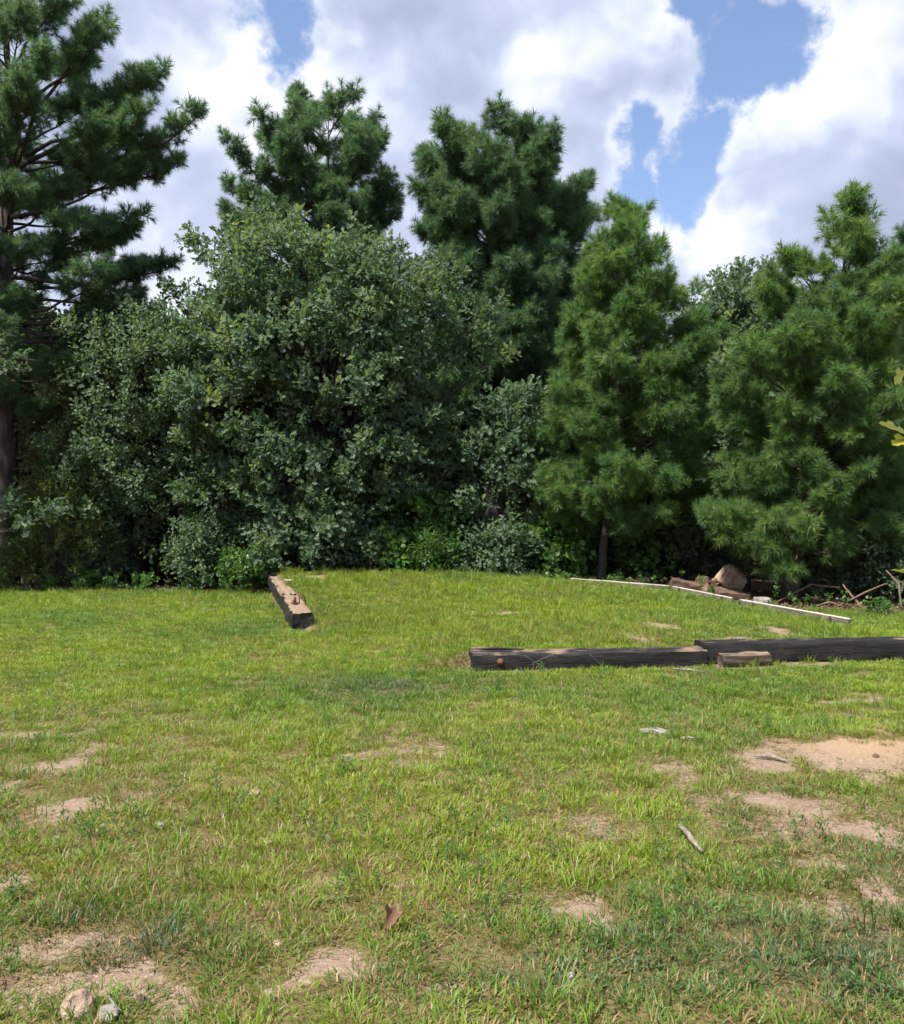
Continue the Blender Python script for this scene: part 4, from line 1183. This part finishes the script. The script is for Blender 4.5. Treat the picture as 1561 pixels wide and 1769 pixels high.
# oak sapling just outside the right border, a few large leaves reach into view
sx, sy = 2.36, 3.75
root = thing('oak_sapling', 'oak sapling at the right border with large yellow green lobed leaves', 'sapling', (sx, sy, hz(sx, sy) - .02))
M['big_leaf'] = leaf_mat('large_oak_leaf', (0.11, 0.15, 0.035), (0.24, 0.22, 0.05), (0.30, 0.26, 0.08), transl=.4, rough=.4, spec=.4)
t = Tubes(); rd = random.Random(77)
path = [Vector((0, 0, -.05)), Vector((.02, .03, .7)), Vector((-.02, .02, 1.4)), Vector((.0, .0, 2.1)), Vector((.05, .03, 2.7))]
t.add(path, [.026, .020, .015, .010, .005], 8, rough=.12); t.obj('stem', M['bark_oak'], root)
t = Tubes(); tips = []
for k in range(9):
    z = 1.25 + k * .16; an = [3.3, .4, 4.9, 1.7, 3.0, 5.6, 2.5, .9, 3.6][k]; L = [.30, .34, .36, .33, .30, .3, .26, .28, .2][k]
    a = Vector((0, .01, z)); e = a + Vector((math.cos(an) * L, math.sin(an) * L, .12))
    t.add([a, a.lerp(e, .5) + Vector((0, 0, .02)), e], [.007, .005, .003], 5, cap=False); tips.append((a, e))
t.obj('branches', M['bark_oak'], root)['kind'] = 'stuff'
for k, (a, e) in enumerate(tips):
    for j in range(9):
        lf = Leafy(); pp = a.lerp(e, .35 + .085 * j)
        d_ = ((e - a).normalized() * .7 + rand_dir(rd) * .9 + Vector((0, 0, -.15))).normalized()
        put_leaf(lf, Vector((0, 0, 0)), d_, (Vector((0, 0, 1)) + rand_dir(rd) * .8).normalized(), rd.uniform(.085, .13), rd.uniform(.08, .11), 'oak', rd, .18)
        o = link(bpy.data.objects.new('leaf', lf.mesh('leaf', M['big_leaf'])), root); o.location = pp

# ------------------------------------------------------------------ grass
GR = scatter_tree('lawn_grass', [grass_clump(600 + s, 62, .095, .024, .056, .0050, (.3, 1.2), .5) for s in range(4)]     # 0-3 short
     + [grass_clump(610 + s, 46, .09, .045, .090, .0046, (.15, .95), .6) for s in range(3)]                                 # 4-6 medium
     + [grass_clump(620 + s, 22, .07, .10, .20, .0042, (.05, .65), .7) for s in range(3)]                                  # 7-9 tall
     + [thatch_bits(630 + s) for s in range(3)])                                                                          # 10-12 dry bits
def in_foot(x, y, grow=0.0):
    m_ = np.zeros(len(x), bool)
    for (ax_, ay_, dx, dy, L, w) in FOOT:
        u = (x - ax_) * dx + (y - ay_) * dy; v = -(x - ax_) * dy + (y - ay_) * dx
        m_ |= (u > -grow) & (u < L + grow) & (np.abs(v) < w / 2 + grow)
    return m_
PX, PY, PI_, PS, PT, PD = [], [], [], [], [], []
def gauss_px(x, y, lst):
    out = np.zeros_like(x)
    for (cx, cy, w, h_, a) in lst:
        c = G(cx, cy); c2 = G(cx, cy - h_); c3 = G(cx, cy + h_)
        out += a * np.exp(-(((x - c.x) / (w * c.y / F)) ** 2 + ((y - c.y) / max((c2.y - c3.y) / 2, .1)) ** 2))
    return out
for (y0, y1, dens) in ((1.9, 4.2, 235), (4.2, 6.5, 205), (6.5, 10, 175), (10, 14, 145), (14, 19.6, 125)):
    wid = (y1 * .56 + 2.5) * 2
    k = int(dens * wid * (y1 - y0))
    x = rng.uniform(-wid / 2, wid / 2, k); y = rng.uniform(y0, y1, k)
    keep = np.abs(x) < y * .55 + 2.4
    x, y = x[keep], y[keep]
    b = bareness(x, y); lt = litter(x, y); r = rng.random(len(x))
    keep = (r > np.clip(b * 1.35 - .08, 0, .985)) & (rng.random(len(x)) > lt * 1.02) & ~in_foot(x, y, .0)
    x, y, b, lt = x[keep], y[keep], b[keep], lt[keep]
    u = u_of(x, y)
    onpad = sstep(-2.3, -1.9, u) * (1 - sstep(5.4, 5.8, u)) * sstep(9.5, 11.5, y)
    tallness = .14 + .55 * onpad * fbm(x, y, .9, 71) * 1.3 + .30 * sstep(15.5, 19, y) + .18 * (fbm(x, y, 1.5, 73) - .5)
    tallness = tallness - .1 * in_foot(x, y, .2) * (x > 0)
    rr = rng.random(len(x))
    i0 = rng.integers(0, 4, len(x)); i1 = rng.integers(4, 7, len(x)); i2 = rng.integers(7, 10, len(x))
    ii = np.where(rr < tallness * .16 - .012, i2, np.where(rr < tallness, i1, i0))
    tone = .08 + .75 * (fbm(x, y, .8, 81) - .32) + .35 * (fbm(x, y, 3.2, 83) - .5) + .18 * rng.normal(size=len(x)) * .6
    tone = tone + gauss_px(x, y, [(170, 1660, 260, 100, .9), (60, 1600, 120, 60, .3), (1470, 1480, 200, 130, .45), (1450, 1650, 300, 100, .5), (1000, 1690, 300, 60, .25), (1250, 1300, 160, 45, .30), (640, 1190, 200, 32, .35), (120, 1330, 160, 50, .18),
                                  (780, 1680, 300, 60, .12), (430, 1090, 120, 35, .25), (880, 1400, 300, 70, -.22), (500, 1350, 250, 60, -.10), (900, 1050, 250, 40, -.2)])  # includes shade over the lower corners and mid lawn, put into blade colour
    tone = tone + .25 * sstep(17.5, 19.2, y)
    dry = .09 + .15 * sstep(8, 3, y) + .50 * b + .30 * (fbm(x, y, 1.3, 91) - .45) + .10 * rng.normal(size=len(x)) + .10 * onpad + .16 * sstep(.55, .75, fbm(x, y, .6, 95)) - .12 * sstep(6, 9, y)
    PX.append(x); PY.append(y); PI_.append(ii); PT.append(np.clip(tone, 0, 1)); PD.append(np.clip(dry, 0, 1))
    PS.append(rng.uniform(.7, 1.25, len(x)) * (1 - .25 * b) * np.interp(y, [0, 10, 20], [1, 1.05, 1.25]))
    # dry bits lying on worn soil
    k = int(dens * .7 * wid * (y1 - y0) * np.interp(y0, [2, 8, 14], [1, .5, .15]))
    x = rng.uniform(-wid / 2, wid / 2, k); y = rng.uniform(y0, y1, k)
    keep = (np.abs(x) < y * .55 + 2.4)
    x, y = x[keep], y[keep]
    b = bareness(x, y)
    keep = (rng.random(len(x)) < np.clip(.22 + b * 1.1, 0, 1) * (1 - .85 * sstep(.55, .9, b))) & ~in_foot(x, y, .02)
    x, y = x[keep], y[keep]
    PX.append(x); PY.append(y); PI_.append(rng.integers(10, 13, len(x))); PT.append(np.zeros(len(x))); PD.append(np.full(len(x), 1.0)); PS.append(rng.uniform(.7, 1.2, len(x)))
# tall fringe along the feet of timbers and the back of the left lawn
def fringe(x, y, tall=.7, dryv=.15, tonev=.35):
    x = np.asarray(x); y = np.asarray(y)
    rr = rng.random(len(x))
    PX.append(x); PY.append(y); PI_.append(np.where(rr < tall, rng.integers(7, 10, len(x)), rng.integers(4, 7, len(x))))
    PT.append(np.clip(rng.normal(tonev, .15, len(x)), 0, 1)); PD.append(np.clip(rng.normal(dryv, .12, len(x)), 0, 1)); PS.append(rng.uniform(.6, 1.05, len(x)))
for (ax_, ay_, dx, dy, L, w) in FOOT[:6]:
    k = int(L * (8 if ax_ > 0 else 16))
    u = rng.uniform(0, L, k); sd_ = np.where(rng.random(k) < .62, -1, 1); v = sd_ * (w / 2 + rng.uniform(.01, .10, k))
    keep = fbm(u + ax_ * 7, v * 0, 2.2, 15) > .42
    u, v = u[keep], v[keep]
    fringe(ax_ + u * dx - v * dy, ay_ + u * dy + v * dx, .35)
x = rng.uniform(-13.5, -4.3, 800); y = wood_edge(x) - np.abs(rng.normal(0, .35, 800)); fringe(x, y, .30, .1, .3)
x = rng.uniform(-4.9, -3.9, 120); y = rng.uniform(17.0, 18.7, 120); fringe(x, y, .7, .15, .5)
x = rng.uniform(-2.2, 2.4, 500); y = rng.uniform(18.0, 18.6, 500); fringe(x, y, .15, .1, .45)
x = rng.uniform(-3.6, 4.2, 420); y = np.maximum(wood_edge(x), 18.3) + rng.uniform(-.2, .6, 420); fringe(x, y, .7, .1, .7)
x = rng.uniform(5.8, 10, 700); y = wood_edge(x) - np.abs(rng.normal(.1, .3, 700)); fringe(x, y, .25, .25, .5)
x = rng.uniform(-.5, 2.6, 420); y = rng.uniform(9.7, 10.9, 420); fringe(x, y, .4, .36, .12)
x = rng.uniform(-2.0, -.2, 260); y = rng.uniform(11.6, 13.6, 260); fringe(x, y, .4, .36, .15)
PX, PY = np.concatenate(PX), np.concatenate(PY)
PZ = height(PX, PY) - .004
k = len(PX)
rot = np.stack([rng.normal(0, .10, k), rng.normal(0, .10, k), rng.uniform(0, 6.283, k)], -1)
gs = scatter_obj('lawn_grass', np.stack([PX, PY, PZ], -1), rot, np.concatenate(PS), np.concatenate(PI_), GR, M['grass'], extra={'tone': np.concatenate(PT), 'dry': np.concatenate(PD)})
tag(gs, 'patchy yellow green lawn grass with dry straw between worn places', 'grass', kind='stuff')
print('grass clumps', k)

# leaf litter on the woodland floor
rd = random.Random(5); lf = Leafy()
ux = rng.uniform(-14, 14, 9000); uy = wood_edge(ux) + np.abs(rng.normal(0, 1.6, 9000)) - .15; uz = height(ux, uy)
for x, y, z in zip(ux, uy, uz):
    if y > 24: continue
    d_ = Vector((rd.uniform(-1, 1), rd.uniform(-1, 1), rd.uniform(-.15, .3))).normalized()
    o = rd.uniform(.05, .11)
    s_ = d_.cross(Vector((0, 0, 1)) + rand_dir(rd) * .5).normalized() * o * .35
    p = Vector((x, y, z + .012 + rd.random() * .02))
    lf.poly([p, p + d_ * o * .5 + s_, p + d_ * o, p + d_ * o * .5 - s_], rd.random(), [.5] * 4)
m, n, out = new_mat('litter_leaves')
principled(n, out, n.mix(attr(n, 'leafvar'), (0.06, 0.036, 0.022), (0.24, 0.15, 0.095)), .85, .2)
lo = link(bpy.data.objects.new('leaf_litter', lf.mesh('leaf_litter', m)))
tag(lo, 'brown fallen leaves on the ground under the trees', 'leaf litter', kind='stuff')

# broad leaved weeds between the grass
rd = random.Random(15); cl = Cloud()
uy = 2.2 + 15 * rng.random(1500) ** 1.6; ux = rng.uniform(-1, 1, 1500) * (uy * .55 + 1.0)
ok = (bareness(ux, uy) < .5) & (litter(ux, uy) < .3) & ~in_foot(ux, uy, .05) & (vnoise(ux, uy, .9, 77) > .45)
for x, y, z in zip(ux[ok], uy[ok], height(ux[ok], uy[ok])):
    cl.add((x, y, z + .005), (rand_dir(rd) * .5 + Vector((0, 0, 1))).normalized(), rd.uniform(.14, .28), 2, rd)
wd_ = scatter_obj('lawn_weeds', cl.p, cl.r, cl.s, cl.i, SC['narrow'], M['vine'])
tag(wd_, 'small broad leaved weeds growing among the lawn grass', 'weeds', kind='stuff')
# pebbles on the worn soil
rd = random.Random(16); pv, pf = [], []
uy = 2.2 + 9 * rng.random(2600) ** 1.5; ux = rng.uniform(-1, 1, 2600) * (uy * .55 + .6)
ok = bareness(ux, uy) > .45
for x, y, z in zip(ux[ok], uy[ok], height(ux[ok], uy[ok])):
    r_ = rd.uniform(.003, .008) * (1 + .6 * (rd.random() < .1)); z = z + r_ * .3; b_ = len(pv)
    a_ = rd.uniform(0, 6.28); e_ = rd.uniform(.7, 1.5)
    for k in range(5): pv.append((x + math.cos(a_ + k * 1.257) * r_ * e_ * rd.uniform(.8, 1.1), y + math.sin(a_ + k * 1.257) * r_ * rd.uniform(.8, 1.1), z - r_ * .2))
    pv.append((x, y, z + r_ * .75))
    for k in range(5): pf.append((b_ + k, b_ + (k + 1) % 5, b_ + 5))
tag(mobj('pebbles', pv, pf, M['stone_tan']), 'small tan pebbles on the bare soil of the lawn', 'pebbles', kind='stuff')
